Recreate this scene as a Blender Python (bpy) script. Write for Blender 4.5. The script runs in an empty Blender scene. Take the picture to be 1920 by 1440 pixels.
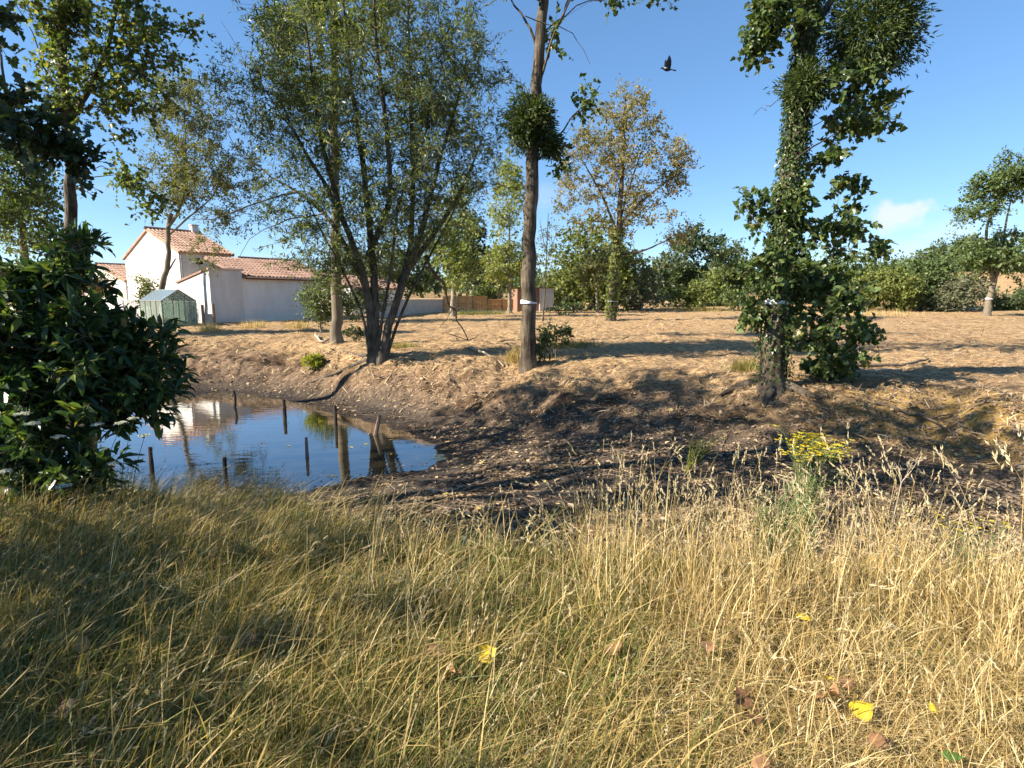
import bpy, math
import numpy as np
from mathutils import Vector, Matrix

rng = np.random.default_rng(11)
R = math.radians
scene = bpy.context.scene

# ------------------------------------------------------------------ camera, sky, sun, exposure
CAM_Z, PITCH, LENS = 1.6, R(8.5), 20.0
FPX = LENS / 36.0 * 1920.0
cam_d = bpy.data.cameras.new('camera')
cam_d.lens = LENS; cam_d.sensor_width = 36.0; cam_d.clip_start = 0.05; cam_d.clip_end = 6000
cam = bpy.data.objects.new('camera', cam_d)
scene.collection.objects.link(cam)
cam.location = (0, 0, CAM_Z); cam.rotation_euler = (R(90) - PITCH, 0, 0)
scene.camera = cam

SUN_AZ, SUN_EL = R(-106.0), R(33.0)          # azimuth from +Y towards +X: the sun stands at the left
sun_dir = Vector((math.sin(SUN_AZ) * math.cos(SUN_EL), math.cos(SUN_AZ) * math.cos(SUN_EL), math.sin(SUN_EL)))
world = bpy.data.worlds.new('World'); scene.world = world; world.use_nodes = True
wn, wl = world.node_tree.nodes, world.node_tree.links
wn.clear()
w_out = wn.new('ShaderNodeOutputWorld'); w_bg = wn.new('ShaderNodeBackground'); w_sky = wn.new('ShaderNodeTexSky')
w_sky.sky_type = 'NISHITA'; w_sky.sun_disc = False
w_sky.sun_elevation = SUN_EL; w_sky.sun_rotation = SUN_AZ
w_sky.altitude = 50; w_sky.air_density = 0.8; w_sky.dust_density = 0.0; w_sky.ozone_density = 6.0
w_bg.inputs['Strength'].default_value = 0.124
# thin fair-weather cloud all round the horizon, mixed over the sky
tc = wn.new('ShaderNodeTexCoord'); sep = wn.new('ShaderNodeSeparateXYZ')
wl.new(tc.outputs['Generated'], sep.inputs[0])
mp = wn.new('ShaderNodeMapping'); mp.inputs['Scale'].default_value = (4.0, 4.0, 13.0); mp.inputs['Location'].default_value = (0.9, 0.35, 0.2)
wl.new(tc.outputs['Generated'], mp.inputs['Vector'])
cn = wn.new('ShaderNodeTexNoise'); cn.inputs['Scale'].default_value = 1.0; cn.inputs['Detail'].default_value = 6; cn.inputs['Roughness'].default_value = 0.55
wl.new(mp.outputs[0], cn.inputs['Vector'])
cr = wn.new('ShaderNodeMapRange'); cr.interpolation_type = 'SMOOTHSTEP'
cr.inputs['From Min'].default_value = 0.60; cr.inputs['From Max'].default_value = 0.78
wl.new(cn.outputs['Fac'], cr.inputs['Value'])
be = wn.new('ShaderNodeMapRange'); be.interpolation_type = 'SMOOTHSTEP'
be.inputs['From Min'].default_value = 0.26; be.inputs['From Max'].default_value = 0.07
wl.new(sep.outputs['Z'], be.inputs['Value'])
mu = wn.new('ShaderNodeMath'); mu.operation = 'MULTIPLY'
wl.new(cr.outputs[0], mu.inputs[0]); wl.new(be.outputs[0], mu.inputs[1])
mu2 = wn.new('ShaderNodeMath'); mu2.operation = 'MULTIPLY'; mu2.inputs[1].default_value = 0.55
wl.new(mu.outputs[0], mu2.inputs[0])
# one small fair-weather cloud low in the sky to the right of the view
CL = Vector((0.66, 1.009, 0.141)).normalized()
cs = wn.new('ShaderNodeVectorMath'); cs.operation = 'SUBTRACT'; cs.inputs[1].default_value = CL; wl.new(tc.outputs['Generated'], cs.inputs[0])
cm2 = wn.new('ShaderNodeVectorMath'); cm2.operation = 'MULTIPLY'; cm2.inputs[1].default_value = (1.0, 1.0, 2.1); wl.new(cs.outputs[0], cm2.inputs[0])
cl_ = wn.new('ShaderNodeVectorMath'); cl_.operation = 'LENGTH'; wl.new(cm2.outputs[0], cl_.inputs[0])
cn2 = wn.new('ShaderNodeTexNoise'); cn2.inputs['Scale'].default_value = 42; cn2.inputs['Detail'].default_value = 5; wl.new(tc.outputs['Generated'], cn2.inputs['Vector'])
cq = wn.new('ShaderNodeMath'); cq.operation = 'MULTIPLY_ADD'; cq.inputs[1].default_value = -.085; wl.new(cn2.outputs['Fac'], cq.inputs[0]); wl.new(cl_.outputs['Value'], cq.inputs[2])
cz = wn.new('ShaderNodeMapRange'); cz.interpolation_type = 'SMOOTHSTEP'; cz.inputs['From Min'].default_value = .012; cz.inputs['From Max'].default_value = -.022; cz.inputs['To Max'].default_value = .8; wl.new(cq.outputs[0], cz.inputs['Value'])
cx = wn.new('ShaderNodeMath'); cx.operation = 'MAXIMUM'; wl.new(cz.outputs[0], cx.inputs[0]); wl.new(mu2.outputs[0], cx.inputs[1])
mx = wn.new('ShaderNodeMix'); mx.data_type = 'RGBA'
mx.inputs['B'].default_value = (2.9, 3.0, 3.1, 1)
sg = wn.new('ShaderNodeGamma'); sg.inputs['Gamma'].default_value = 0.72; sh = wn.new('ShaderNodeHueSaturation'); sh.inputs['Saturation'].default_value = 1.17
wl.new(w_sky.outputs[0], sg.inputs['Color']); wl.new(sg.outputs[0], sh.inputs['Color'])
wl.new(cx.outputs[0], mx.inputs['Factor']); wl.new(sh.outputs[0], mx.inputs['A'])
wl.new(mx.outputs['Result'], w_bg.inputs['Color']); wl.new(w_bg.outputs[0], w_out.inputs[0])

sun_l = bpy.data.lights.new('sun', 'SUN'); sun_l.energy = 5.0; sun_l.angle = R(0.5); sun_l.color = (1.0, 0.905, 0.77)
sun = bpy.data.objects.new('sun', sun_l); scene.collection.objects.link(sun)
sun.rotation_euler = sun_dir.to_track_quat('Z', 'Y').to_euler(); sun.location = (-40, 5, 40)

vs = scene.view_settings
vs.view_transform = 'Standard'; vs.look = 'None'; vs.exposure = 1.42; vs.gamma = 1.0; vs.use_curve_mapping = False
scene.render.engine = 'CYCLES'
scene.cycles.max_bounces = 4; scene.cycles.diffuse_bounces = 2; scene.cycles.glossy_bounces = 2
scene.cycles.transmission_bounces = 3; scene.cycles.use_adaptive_sampling = True; scene.cycles.adaptive_threshold = 0.03; scene.cycles.transparent_max_bounces = 6
scene.cycles.use_denoising = True
scene.cycles.caustics_reflective = False; scene.cycles.caustics_refractive = False

# ------------------------------------------------------------------ helpers
CP, SP = math.cos(PITCH), math.sin(PITCH)

def at(px, py, d):
    """point of the place seen at photo position (px, py), at depth d along +Y"""
    u, v = (px - 960) / FPX, (720 - py) / FPX
    dy, dz = CP + v * SP, -SP + v * CP
    t = d / dy
    return np.array((u * t, d, CAM_Z + dz * t))

def proj(P):
    P = np.asarray(P, float); x, y, z = P[..., 0], P[..., 1], P[..., 2] - CAM_Z
    f = np.maximum(y * CP - z * SP, 1e-3); v = y * SP + z * CP
    return 960 + FPX * x / f, 720 - FPX * v / f, f

def nrmz(v): return v / np.maximum(np.linalg.norm(v, axis=-1, keepdims=True), 1e-9)

def rand_dirs(n): return nrmz(rng.normal(size=(n, 3)))

def _hash(ix, iy, s):
    h = (ix.astype(np.int64) * 374761393 + iy.astype(np.int64) * 668265263 + s * 2147483647) & 0xffffffff
    h = ((h ^ (h >> 13)) * 1274126177) & 0xffffffff
    return ((h ^ (h >> 16)) & 0xffff) / 65535.0

def vnoise(x, y, s=0):
    ix, iy = np.floor(x), np.floor(y); fx, fy = x - ix, y - iy
    fx = fx * fx * (3 - 2 * fx); fy = fy * fy * (3 - 2 * fy)
    a, b = _hash(ix, iy, s), _hash(ix + 1, iy, s); c, d = _hash(ix, iy + 1, s), _hash(ix + 1, iy + 1, s)
    return (a + (b - a) * fx) * (1 - fy) + (c + (d - c) * fx) * fy - 0.5

def fbm(x, y, s=0, o=4):
    r, a = 0, 1.0
    for k in range(o):
        r = r + a * vnoise(x, y, s + k); x = x * 2.03 + 5.1; y = y * 2.03 + 1.7; a *= 0.5
    return r

def sstep(a, b, x):
    t = np.clip((x - a) / (b - a), 0, 1); return t * t * (3 - 2 * t)

class MB:
    def __init__(self): self.v, self.f, self.r, self.n = [], {}, [], 0
    def add(self, V, F, r=0.5):
        V = np.asarray(V, float).reshape(-1, 3)
        for k, arr in F.items():
            self.f.setdefault(k, []).append(np.asarray(arr, np.int64).reshape(-1, k) + self.n)
        self.v.append(V); self.r.append(np.broadcast_to(np.asarray(r, float), (len(V),))); self.n += len(V)
        return self
    def mesh(self, name, base=(0, 0, 0), smooth=False):
        V = np.concatenate(self.v) - np.asarray(base, float)
        me = bpy.data.meshes.new(name)
        idx = []; tot = []
        for k, l in self.f.items():
            a = np.concatenate(l); idx.append(a.ravel()); tot.append(np.full(len(a), k))
        idx = np.concatenate(idx).astype(np.int32); tot = np.concatenate(tot).astype(np.int32)
        st = np.concatenate(([0], np.cumsum(tot)[:-1])).astype(np.int32)
        me.vertices.add(len(V)); me.vertices.foreach_set('co', V.astype(np.float32).ravel())
        me.loops.add(len(idx)); me.loops.foreach_set('vertex_index', idx)
        me.polygons.add(len(tot)); me.polygons.foreach_set('loop_start', st); me.polygons.foreach_set('loop_total', tot)
        me.polygons.foreach_set('use_smooth', np.full(len(tot), bool(smooth)))
        at_ = me.attributes.new('rnd', 'FLOAT', 'POINT'); at_.data.foreach_set('value', np.concatenate(self.r).astype(np.float32))
        me.update(calc_edges=True)
        return me
    def build(self, name, mat, parent=None, smooth=False, base=None):
        if base is None: base = tuple(parent.location) if parent is not None else (0, 0, 0)
        o = link(name, self.mesh(name, base, smooth), mat, parent)
        if parent is None: o.location = base
        return o

def link(name, me, mat=None, parent=None):
    o = bpy.data.objects.new(name, me); scene.collection.objects.link(o)
    if mat is not None and me is not None and not me.materials: me.materials.append(mat)
    if parent is not None: o.parent = parent
    return o

def empty(name, loc, label, cat, group=None):
    o = bpy.data.objects.new(name, None); scene.collection.objects.link(o)
    o.location = tuple(float(c) for c in loc); o.empty_display_size = 0.2
    return tag(o, label, cat, group)

def tag(o, label=None, cat=None, group=None, kind=None):
    if label: o['label'] = label
    if cat: o['category'] = cat
    if group: o['group'] = group
    if kind: o['kind'] = kind
    return o

# ---- shapes
def batch_tubes(mb, P, Rr, sides=5, r=0.5, cap=False):
    """P (N,n,3) paths, Rr (N,n) radii"""
    P = np.asarray(P, float); Rr = np.asarray(Rr, float)
    if P.ndim == 2: P, Rr = P[None], Rr[None]
    N, n, _ = P.shape
    T = np.gradient(P, axis=1); T = nrmz(T)
    ref = np.cross(nrmz(P[:, -1] - P[:, 0]), np.array((0.31, 0.83, 0.46)))
    ref = nrmz(ref)[:, None, :].repeat(n, 1)
    s1 = nrmz(np.cross(T, ref)); s2 = np.cross(T, s1)
    a = np.linspace(0, 2 * np.pi, sides, endpoint=False)
    ring = s1[:, :, None, :] * np.cos(a)[None, None, :, None] + s2[:, :, None, :] * np.sin(a)[None, None, :, None]
    V = P[:, :, None, :] + ring * Rr[:, :, None, None]
    b = (np.arange(N) * n * sides)[:, None, None]; i = (np.arange(n - 1) * sides)[None, :, None]; k = np.arange(sides)[None, None, :]
    k2 = (k + 1) % sides
    q = np.stack([b + i + k, b + i + k2, b + i + sides + k2, b + i + sides + k], -1).reshape(-1, 4)
    F = {4: q}
    rr = np.broadcast_to(np.asarray(r, float).reshape(-1, 1), (N, n * sides)).ravel() if np.ndim(r) else r
    mb.add(V.reshape(-1, 3), F, rr)
    if cap:
        for j in range(N):
            last = V[j, -1]
            mb.add(last, {sides: [list(range(sides))]}, r if not np.ndim(r) else r[j])
    return mb

def box(mb, lo, hi, fr=None, r=0.5):
    x0, y0, z0 = lo; x1, y1, z1 = hi
    V = np.array([(x0, y0, z0), (x1, y0, z0), (x1, y1, z0), (x0, y1, z0), (x0, y0, z1), (x1, y0, z1), (x1, y1, z1), (x0, y1, z1)], float)
    if fr is not None: V = fr(V)
    return mb.add(V, {4: [(0, 3, 2, 1), (4, 5, 6, 7), (0, 1, 5, 4), (1, 2, 6, 5), (2, 3, 7, 6), (3, 0, 4, 7)]}, r)

def hexa(mb, V8, r=0.5):
    return mb.add(V8, {4: [(0, 3, 2, 1), (4, 5, 6, 7), (0, 1, 5, 4), (1, 2, 6, 5), (2, 3, 7, 6), (3, 0, 4, 7)]}, r)

LEAF = {   # along, across, lift
    'lance': (np.array([(0, 0, 0), (.45, .13, .05), (1, 0, -.08), (.45, -.13, .05)]), {4: [(0, 3, 2, 1)]}),
    'oval': (np.array([(0, 0, 0), (.30, .24, .05), (.72, .22, .04), (1, 0, -.1), (.72, -.22, .04), (.30, -.24, .05)]), {4: [(0, 3, 2, 1), (0, 5, 4, 3)]}),
    'straw': (np.array([(0, .018, 0), (0, -.018, 0), (.5, -.03, .03), (1, -.012, 0), (1, .012, 0), (.5, .03, .03)]), {4: [(0, 1, 2, 5), (5, 2, 3, 4)]}),
    'quad': (np.array([(0, 0, 0), (.5, .34, .08), (1, 0, -.05), (.5, -.34, .08)]), {4: [(0, 3, 2, 1)]}),
    'poplar': (np.array([(-.28, 0, .02), (0, 0, 0), (.10, .46, .05), (.48, .36, .04), (1, 0, -.12), (.48, -.36, .04), (.10, -.46, .05), (-.28, .02, .02)]),
               {4: [(1, 4, 3, 2), (1, 6, 5, 4)], 3: [(0, 1, 7)]}),
    'lobed': (np.array([(0, 0, 0), (.14, .20, .03), (.30, .12, .01), (.45, .32, .06), (.60, .17, .02), (.76, .26, .04), (1, 0, -.1),
                        (.76, -.26, .04), (.60, -.17, .02), (.45, -.32, .06), (.30, -.12, .01), (.14, -.20, .03)]),
              {4: [(0, 2, 1, 0)][:0] + [(2, 4, 3, 2)][:0], 3: [(0, 2, 1), (2, 4, 3), (4, 6, 5), (0, 11, 10), (10, 9, 8), (8, 7, 6)], 5: [(0, 10, 8, 4, 2)], }),
    'laurel': (np.array([(0, 0, 0), (.35, 0, -.01), (.70, 0, -.05), (1, 0, -.16), (.16, .10, .03), (.45, .165, .05), (.78, .12, .0),
                         (.16, -.10, .03), (.45, -.165, .05), (.78, -.12, .0)]),
               {4: [(1, 5, 4, 0)[::-1], (2, 6, 5, 1)[::-1], (0, 7, 8, 1)[::-1], (1, 8, 9, 2)[::-1]], 3: [(2, 3, 6), (2, 9, 3)]}),
}
LEAF['lobed'] = (LEAF['lobed'][0], {3: [(0, 2, 1), (2, 4, 3), (4, 6, 5), (0, 11, 10), (10, 9, 8), (8, 7, 6), (4, 8, 6)], 5: [(0, 10, 8, 4, 2)]})

def frames(a, n):
    a = nrmz(a); n = nrmz(n - (n * a).sum(-1, keepdims=True) * a); b = np.cross(n, a)
    return a, b, n

def add_leaves(mb, pos, a, n, size, kind, r):
    T, F = LEAF[kind]; k = len(T); N = len(pos)
    if N == 0: return
    a, b, n = frames(a, n)
    S = size[:, None, None]
    V = pos[:, None, :] + S * (T[None, :, 0, None] * a[:, None, :] + T[None, :, 1, None] * b[:, None, :] + T[None, :, 2, None] * n[:, None, :])
    off = (np.arange(N) * k)[:, None, None]
    FF = {kk: (np.asarray(f)[None] + off).reshape(-1, kk) for kk, f in F.items()}
    mb.add(V.reshape(-1, 3), FF, np.repeat(r, k))

_leafmesh = {}
def leaf_objects(parent, pos, a, n, size, kind, mat, name='leaf'):
    """each leaf an object of its own, sharing one mesh"""
    key = (kind, mat.name)
    if key not in _leafmesh:
        m = MB(); T, F = LEAF[kind]; m.add(T, F, 0.0); me = m.mesh('leaf'); me.materials.append(mat); _leafmesh[key] = me
    me = _leafmesh[key]; a, b, n = frames(a, n); L = np.asarray(parent.location) if parent else np.zeros(3)
    out = []
    for i in range(len(pos)):
        o = bpy.data.objects.new(name, me); scene.collection.objects.link(o)
        if parent: o.parent = parent
        M = Matrix.Identity(4)
        for c in range(3):
            M[c][0] = a[i, c] * size[i]; M[c][1] = b[i, c] * size[i]; M[c][2] = n[i, c] * size[i]; M[c][3] = pos[i, c] - L[c]
        o.matrix_local = M; out.append(o)
    return out

# ------------------------------------------------------------------ materials
def mat_new(name):
    m = bpy.data.materials.new(name); m.use_nodes = True
    nt = m.node_tree; nt.nodes.clear()
    o = nt.nodes.new('ShaderNodeOutputMaterial')
    return m, nt, o

def ramp(nt, cols):
    c = nt.nodes.new('ShaderNodeValToRGB'); e = c.color_ramp.elements
    while len(e) < len(cols): e.new(0.5)
    for i, (p, col) in enumerate(cols):
        e[i].position = p; e[i].color = (*col, 1)
    return c

def leaf_mat(name, cols, rough=0.5, trans=0.3, spec=0.4, tcol=1.6):
    m, nt, o = mat_new(name)
    A = nt.nodes.new('ShaderNodeAttribute'); A.attribute_name = 'rnd'
    oi = nt.nodes.new('ShaderNodeObjectInfo')
    ad = nt.nodes.new('ShaderNodeMath'); ad.operation = 'ADD'
    fr = nt.nodes.new('ShaderNodeMath'); fr.operation = 'FRACT'
    nt.links.new(A.outputs['Fac'], ad.inputs[0]); nt.links.new(oi.outputs['Random'], ad.inputs[1]); nt.links.new(ad.outputs[0], fr.inputs[0])
    c = ramp(nt, cols); nt.links.new(fr.outputs[0], c.inputs[0])
    p = nt.nodes.new('ShaderNodeBsdfPrincipled'); p.inputs['Roughness'].default_value = rough; p.inputs['Specular IOR Level'].default_value = spec
    nt.links.new(c.outputs[0], p.inputs['Base Color'])
    t = nt.nodes.new('ShaderNodeBsdfTranslucent')
    g = nt.nodes.new('ShaderNodeMix'); g.data_type = 'RGBA'; g.blend_type = 'MULTIPLY'; g.inputs['Factor'].default_value = 1
    g.inputs['B'].default_value = (tcol, tcol * 1.05, tcol * 0.45, 1)
    nt.links.new(c.outputs[0], g.inputs['A']); nt.links.new(g.outputs['Result'], t.inputs['Color'])
    mx = nt.nodes.new('ShaderNodeMixShader'); mx.inputs[0].default_value = trans
    nt.links.new(p.outputs[0], mx.inputs[1]); nt.links.new(t.outputs[0], mx.inputs[2]); nt.links.new(mx.outputs[0], o.inputs[0])
    return m

def noise(nt, scale, detail=5, rough=0.6, vec=None):
    n = nt.nodes.new('ShaderNodeTexNoise'); n.inputs['Scale'].default_value = scale; n.inputs['Detail'].default_value = detail; n.inputs['Roughness'].default_value = rough
    if vec is not None: nt.links.new(vec, n.inputs['Vector'])
    return n

def mix(nt, f, a, b, blend='MIX'):
    g = nt.nodes.new('ShaderNodeMix'); g.data_type = 'RGBA'; g.blend_type = blend
    for k, v in (('Factor', f), ('A', a), ('B', b)):
        if isinstance(v, (int, float)): g.inputs[k].default_value = v
        elif isinstance(v, tuple): g.inputs[k].default_value = (*v, 1)
        else: nt.links.new(v, g.inputs[k])
    return g.outputs['Result']

def bark_mat(name, cols, sc=9, stretch=0.16, bump=0.7):
    m, nt, o = mat_new(name)
    t = nt.nodes.new('ShaderNodeTexCoord'); mp = nt.nodes.new('ShaderNodeMapping'); mp.inputs['Scale'].default_value = (1, 1, stretch)
    nt.links.new(t.outputs['Object'], mp.inputs[0])
    n = noise(nt, sc, 8, 0.68, mp.outputs[0]); n2 = noise(nt, 2.2, 3, 0.6, t.outputs['Object'])
    ad = nt.nodes.new('ShaderNodeMath'); ad.operation = 'MULTIPLY_ADD'; ad.inputs[1].default_value = 0.55
    nt.links.new(n2.outputs[0], ad.inputs[0]); 
    sc_ = nt.nodes.new('ShaderNodeMath'); sc_.operation = 'MULTIPLY'; sc_.inputs[1].default_value = 0.55; nt.links.new(n.outputs[0], sc_.inputs[0])
    nt.links.new(sc_.outputs[0], ad.inputs[2])
    c = ramp(nt, cols); nt.links.new(ad.outputs[0], c.inputs[0])
    p = nt.nodes.new('ShaderNodeBsdfPrincipled'); p.inputs['Roughness'].default_value = 0.9; p.inputs['Specular IOR Level'].default_value = 0.2
    nt.links.new(c.outputs[0], p.inputs['Base Color'])
    b = nt.nodes.new('ShaderNodeBump'); b.inputs['Strength'].default_value = bump; b.inputs['Distance'].default_value = 0.03
    nt.links.new(n.outputs[0], b.inputs['Height']); nt.links.new(b.outputs[0], p.inputs['Normal'])
    nt.links.new(p.outputs[0], o.inputs[0])
    return m

def plain_mat(name, ca, cb, sc=4, rough=0.8, bump=0.15, spec=0.3, metal=0.0, stretch=(1, 1, 1), detail=6):
    m, nt, o = mat_new(name)
    t = nt.nodes.new('ShaderNodeTexCoord'); mp = nt.nodes.new('ShaderNodeMapping'); mp.inputs['Scale'].default_value = stretch
    nt.links.new(t.outputs['Object'], mp.inputs[0])
    n = noise(nt, sc, detail, 0.65, mp.outputs[0])
    A = nt.nodes.new('ShaderNodeAttribute'); A.attribute_name = 'rnd'
    oi = nt.nodes.new('ShaderNodeObjectInfo')
    ad = nt.nodes.new('ShaderNodeMath'); ad.operation = 'MULTIPLY_ADD'; ad.inputs[1].default_value = 0.25
    nt.links.new(oi.outputs['Random'], ad.inputs[0]); nt.links.new(n.outputs[0], ad.inputs[2])
    c = ramp(nt, [(0.38, ca), (0.85, cb)]); nt.links.new(ad.outputs[0], c.inputs[0])
    p = nt.nodes.new('ShaderNodeBsdfPrincipled'); p.inputs['Roughness'].default_value = rough
    p.inputs['Specular IOR Level'].default_value = spec; p.inputs['Metallic'].default_value = metal
    nt.links.new(c.outputs[0], p.inputs['Base Color'])
    if bump:
        b = nt.nodes.new('ShaderNodeBump'); b.inputs['Strength'].default_value = bump; b.inputs['Distance'].default_value = 0.02
        nt.links.new(n.outputs[0], b.inputs['Height']); nt.links.new(b.outputs[0], p.inputs['Normal'])
    nt.links.new(p.outputs[0], o.inputs[0])
    return m

M = {}
M['willow'] = leaf_mat('willow leaf', [(0, (.070, .092, .030)), (.5, (.145, .175, .066)), (.84, (.23, .26, .12)), (1, (.31, .28, .10))], .36, .38)
M['poplar'] = leaf_mat('poplar leaf', [(0, (.070, .105, .030)), (.55, (.14, .18, .055)), (.88, (.22, .25, .10)), (1, (.29, .26, .07))], .33, .36)
M['poplar_dark'] = leaf_mat('dark poplar leaf', [(0, (.042, .070, .024)), (.6, (.084, .125, .040)), (.92, (.14, .18, .06)), (1, (.22, .19, .045))], .34, .32)
M['young'] = leaf_mat('young poplar leaf', [(0, (.13, .17, .040)), (.6, (.20, .23, .060)), (1, (.30, .29, .085))], .42, .35)
M['olive'] = leaf_mat('olive leaf', [(0, (.065, .085, .030)), (.5, (.115, .130, .044)), (.85, (.18, .18, .065)), (1, (.26, .20, .06))], .5, .32)
M['rust'] = leaf_mat('turning leaf', [(0, (.11, .115, .040)), (.4, (.20, .185, .07)), (.7, (.29, .22, .105)), (1, (.34, .20, .10))], .5, .32)
M['oak'] = leaf_mat('oak leaf', [(0, (.018, .034, .012)), (.6, (.030, .052, .016)), (1, (.05, .07, .022))], .4, .2)
M['laurel'] = leaf_mat('laurel leaf', [(0, (.022, .044, .016)), (.55, (.045, .085, .026)), (.88, (.09, .14, .04)), (.985, (.15, .18, .035)), (1, (.30, .18, .02))], .33, .30, .4)
M['hedge'] = leaf_mat('hedge leaf', [(0, (.050, .075, .022)), (.5, (.092, .135, .036)), (1, (.16, .20, .06))], .5, .28)
M['hedge_dark'] = leaf_mat('dark hedge leaf', [(0, (.036, .057, .020)), (.5, (.068, .098, .032)), (1, (.115, .15, .05))], .5, .25)
M['hedge_lime'] = leaf_mat('lime hedge leaf', [(0, (.075, .10, .020)), (.5, (.13, .16, .032)), (1, (.20, .22, .05))], .5, .28)
M['hedge_grey'] = leaf_mat('grey hedge leaf', [(0, (.085, .095, .05)), (.5, (.13, .14, .075)), (1, (.20, .20, .12))], .6, .2)
M['robinia'] = leaf_mat('feathery leaf', [(0, (.065, .10, .030)), (.5, (.10, .145, .045)), (1, (.16, .20, .07))], .5, .3)
M['mistletoe'] = leaf_mat('mistletoe leaf', [(0, (.030, .050, .012)), (.6, (.055, .082, .017)), (1, (.105, .13, .028))], .5, .22)
M['ivy'] = leaf_mat('ivy leaf', [(0, (.026, .048, .014)), (.6, (.050, .085, .022)), (1, (.11, .14, .03))], .35, .2)
M['sapling'] = leaf_mat('sapling leaf', [(0, (.03, .05, .018)), (.6, (.06, .09, .028)), (1, (.11, .14, .04))], .45, .25)
M['bright_herb'] = leaf_mat('bright herb leaf', [(0, (.22, .26, .02)), (1, (.36, .36, .04))], .5, .35)
M['ragwort_leaf'] = leaf_mat('ragwort leaf', [(0, (.13, .18, .065)), (1, (.25, .29, .12))], .6, .3)
M['ragwort_flower'] = leaf_mat('ragwort flower', [(0, (.45, .36, .02)), (.7, (.62, .48, .03)), (1, (.40, .38, .06))], .6, .3)
M['umbel'] = leaf_mat('white umbel', [(0, (.55, .56, .50)), (1, (.74, .74, .70))], .7, .3, .2, 1.1)
M['dry_grass'] = leaf_mat('dry grass', [(0, (.27, .175, .065)), (.4, (.45, .315, .12)), (.75, (.62, .475, .215)), (1, (.74, .61, .35))], .55, .25, .3, 1.2)
M['mixed_grass'] = leaf_mat('mixed grass', [(0, (.070, .100, .020)), (.3, (.15, .155, .038)), (.55, (.28, .215, .070)), (1, (.44, .32, .12))], .55, .28, .3, 1.3)
M['green_grass'] = leaf_mat('green grass', [(0, (.055, .085, .018)), (.6, (.11, .14, .03)), (1, (.19, .19, .05))], .5, .3, .3, 1.4)
M['seed'] = leaf_mat('grass seed head', [(0, (.42, .33, .18)), (1, (.60, .50, .32))], .8, .25, .2, 1.2)
M['litter'] = leaf_mat('leaf litter', [(0, (.055, .037, .023)), (.35, (.13, .088, .054)), (.65, (.25, .17, .105)), (.88, (.40, .29, .175)), (.96, (.50, .38, .24)), (1, (.52, .40, .09))], .75, .1, .2, 1.0)
M['straw'] = leaf_mat('straw litter', [(0, (.09, .055, .032)), (.4, (.30, .20, .11)), (.7, (.50, .37, .21)), (1, (.68, .53, .33))], .8, .08, .2, 1.0)
M['leaf_yellow'] = leaf_mat('yellow fallen leaf', [(0, (.62, .44, .03)), (1, (.70, .50, .05))], .5, .25, .3, 1.1)
M['leaf_brown'] = leaf_mat('brown fallen leaf', [(0, (.15, .075, .035)), (.6, (.26, .145, .075)), (1, (.36, .20, .09))], .6, .15, .3, 1.1)
M['leaf_green'] = leaf_mat('green fallen leaf', [(0, (.06, .13, .02)), (1, (.07, .14, .03))], .4, .2)
M['bark_poplar'] = bark_mat('poplar bark', [(.36, (.014, .011, .008)), (.48, (.048, .037, .026)), (.58, (.115, .09, .062)), (.74, (.23, .19, .135))], 20, .10, 1.0)
M['bark_pale'] = bark_mat('pale poplar bark', [(.34, (.05, .04, .028)), (.48, (.17, .14, .10)), (.68, (.34, .29, .22))], 14, .22, .8)
M['bark_willow'] = bark_mat('willow bark', [(.36, (.016, .013, .010)), (.50, (.068, .056, .042)), (.66, (.17, .142, .105))], 22, .12, 1.0)
M['bark_olive'] = bark_mat('smooth bark', [(.3, (.085, .07, .048)), (.6, (.18, .15, .105)), (.8, (.25, .21, .15))], 8, .3, .5)
M['twig'] = plain_mat('dead twig', (.075, .055, .038), (.24, .18, .125), 9, .9, .2)
M['deadwood'] = plain_mat('dead wood', (.16, .125, .09), (.42, .35, .26), 8, .9, .3)
M['stake'] = plain_mat('wet stake', (.018, .013, .010), (.055, .038, .028), 10, .7, .3)
M['stake_pale'] = plain_mat('pale stake', (.20, .125, .095), (.36, .25, .19), 10, .8, .3)
M['tape'] = plain_mat('marking tape', (.62, .62, .62), (.82, .82, .82), 6, .5, .1)
M['render_white'] = plain_mat('white render', (.52, .495, .455), (.70, .68, .645), 1.5, .9, .10, stretch=(1, 1, .3), detail=9)
M['render_grey'] = plain_mat('grey render', (.40, .385, .36), (.56, .54, .51), 1.6, .9, .15)
M['tile'] = plain_mat('terracotta tile', (.21, .115, .08), (.43, .285, .205), 2.2, .85, .2)
M['tile_brown'] = plain_mat('brown tile', (.17, .095, .07), (.31, .20, .15), 2.2, .85, .2)
M['mortar'] = plain_mat('tile mortar', (.44, .33, .25), (.58, .46, .36), 3, .9, .2)
M['fascia'] = plain_mat('dark fascia', (.09, .035, .025), (.15, .06, .04), 3, .8, .1)
M['frame_white'] = plain_mat('white frame', (.70, .70, .70), (.82, .82, .82), 3, .45, 0)
M['frame_green'] = plain_mat('green frame', (.13, .16, .14), (.19, .22, .20), 3, .5, 0)
M['zinc'] = plain_mat('pipe', (.30, .28, .26), (.40, .38, .36), 3, .6, 0)
M['fence_wood'] = plain_mat('fence wood', (.30, .175, .075), (.50, .31, .14), 5, .85, .2, stretch=(6, 6, .6))
M['post_wood'] = plain_mat('post wood', (.10, .075, .05), (.19, .15, .105), 7, .9, .3)
M['shed_brown'] = plain_mat('shed cladding', (.17, .10, .07), (.28, .17, .12), 5, .8, .2, stretch=(1, 1, .3))
M['bird'] = plain_mat('dark feather', (.012, .012, .016), (.03, .03, .04), 9, .6, .1)
M['bird_pale'] = plain_mat('pale feather', (.45, .45, .47), (.62, .62, .64), 9, .7, .1)

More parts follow.
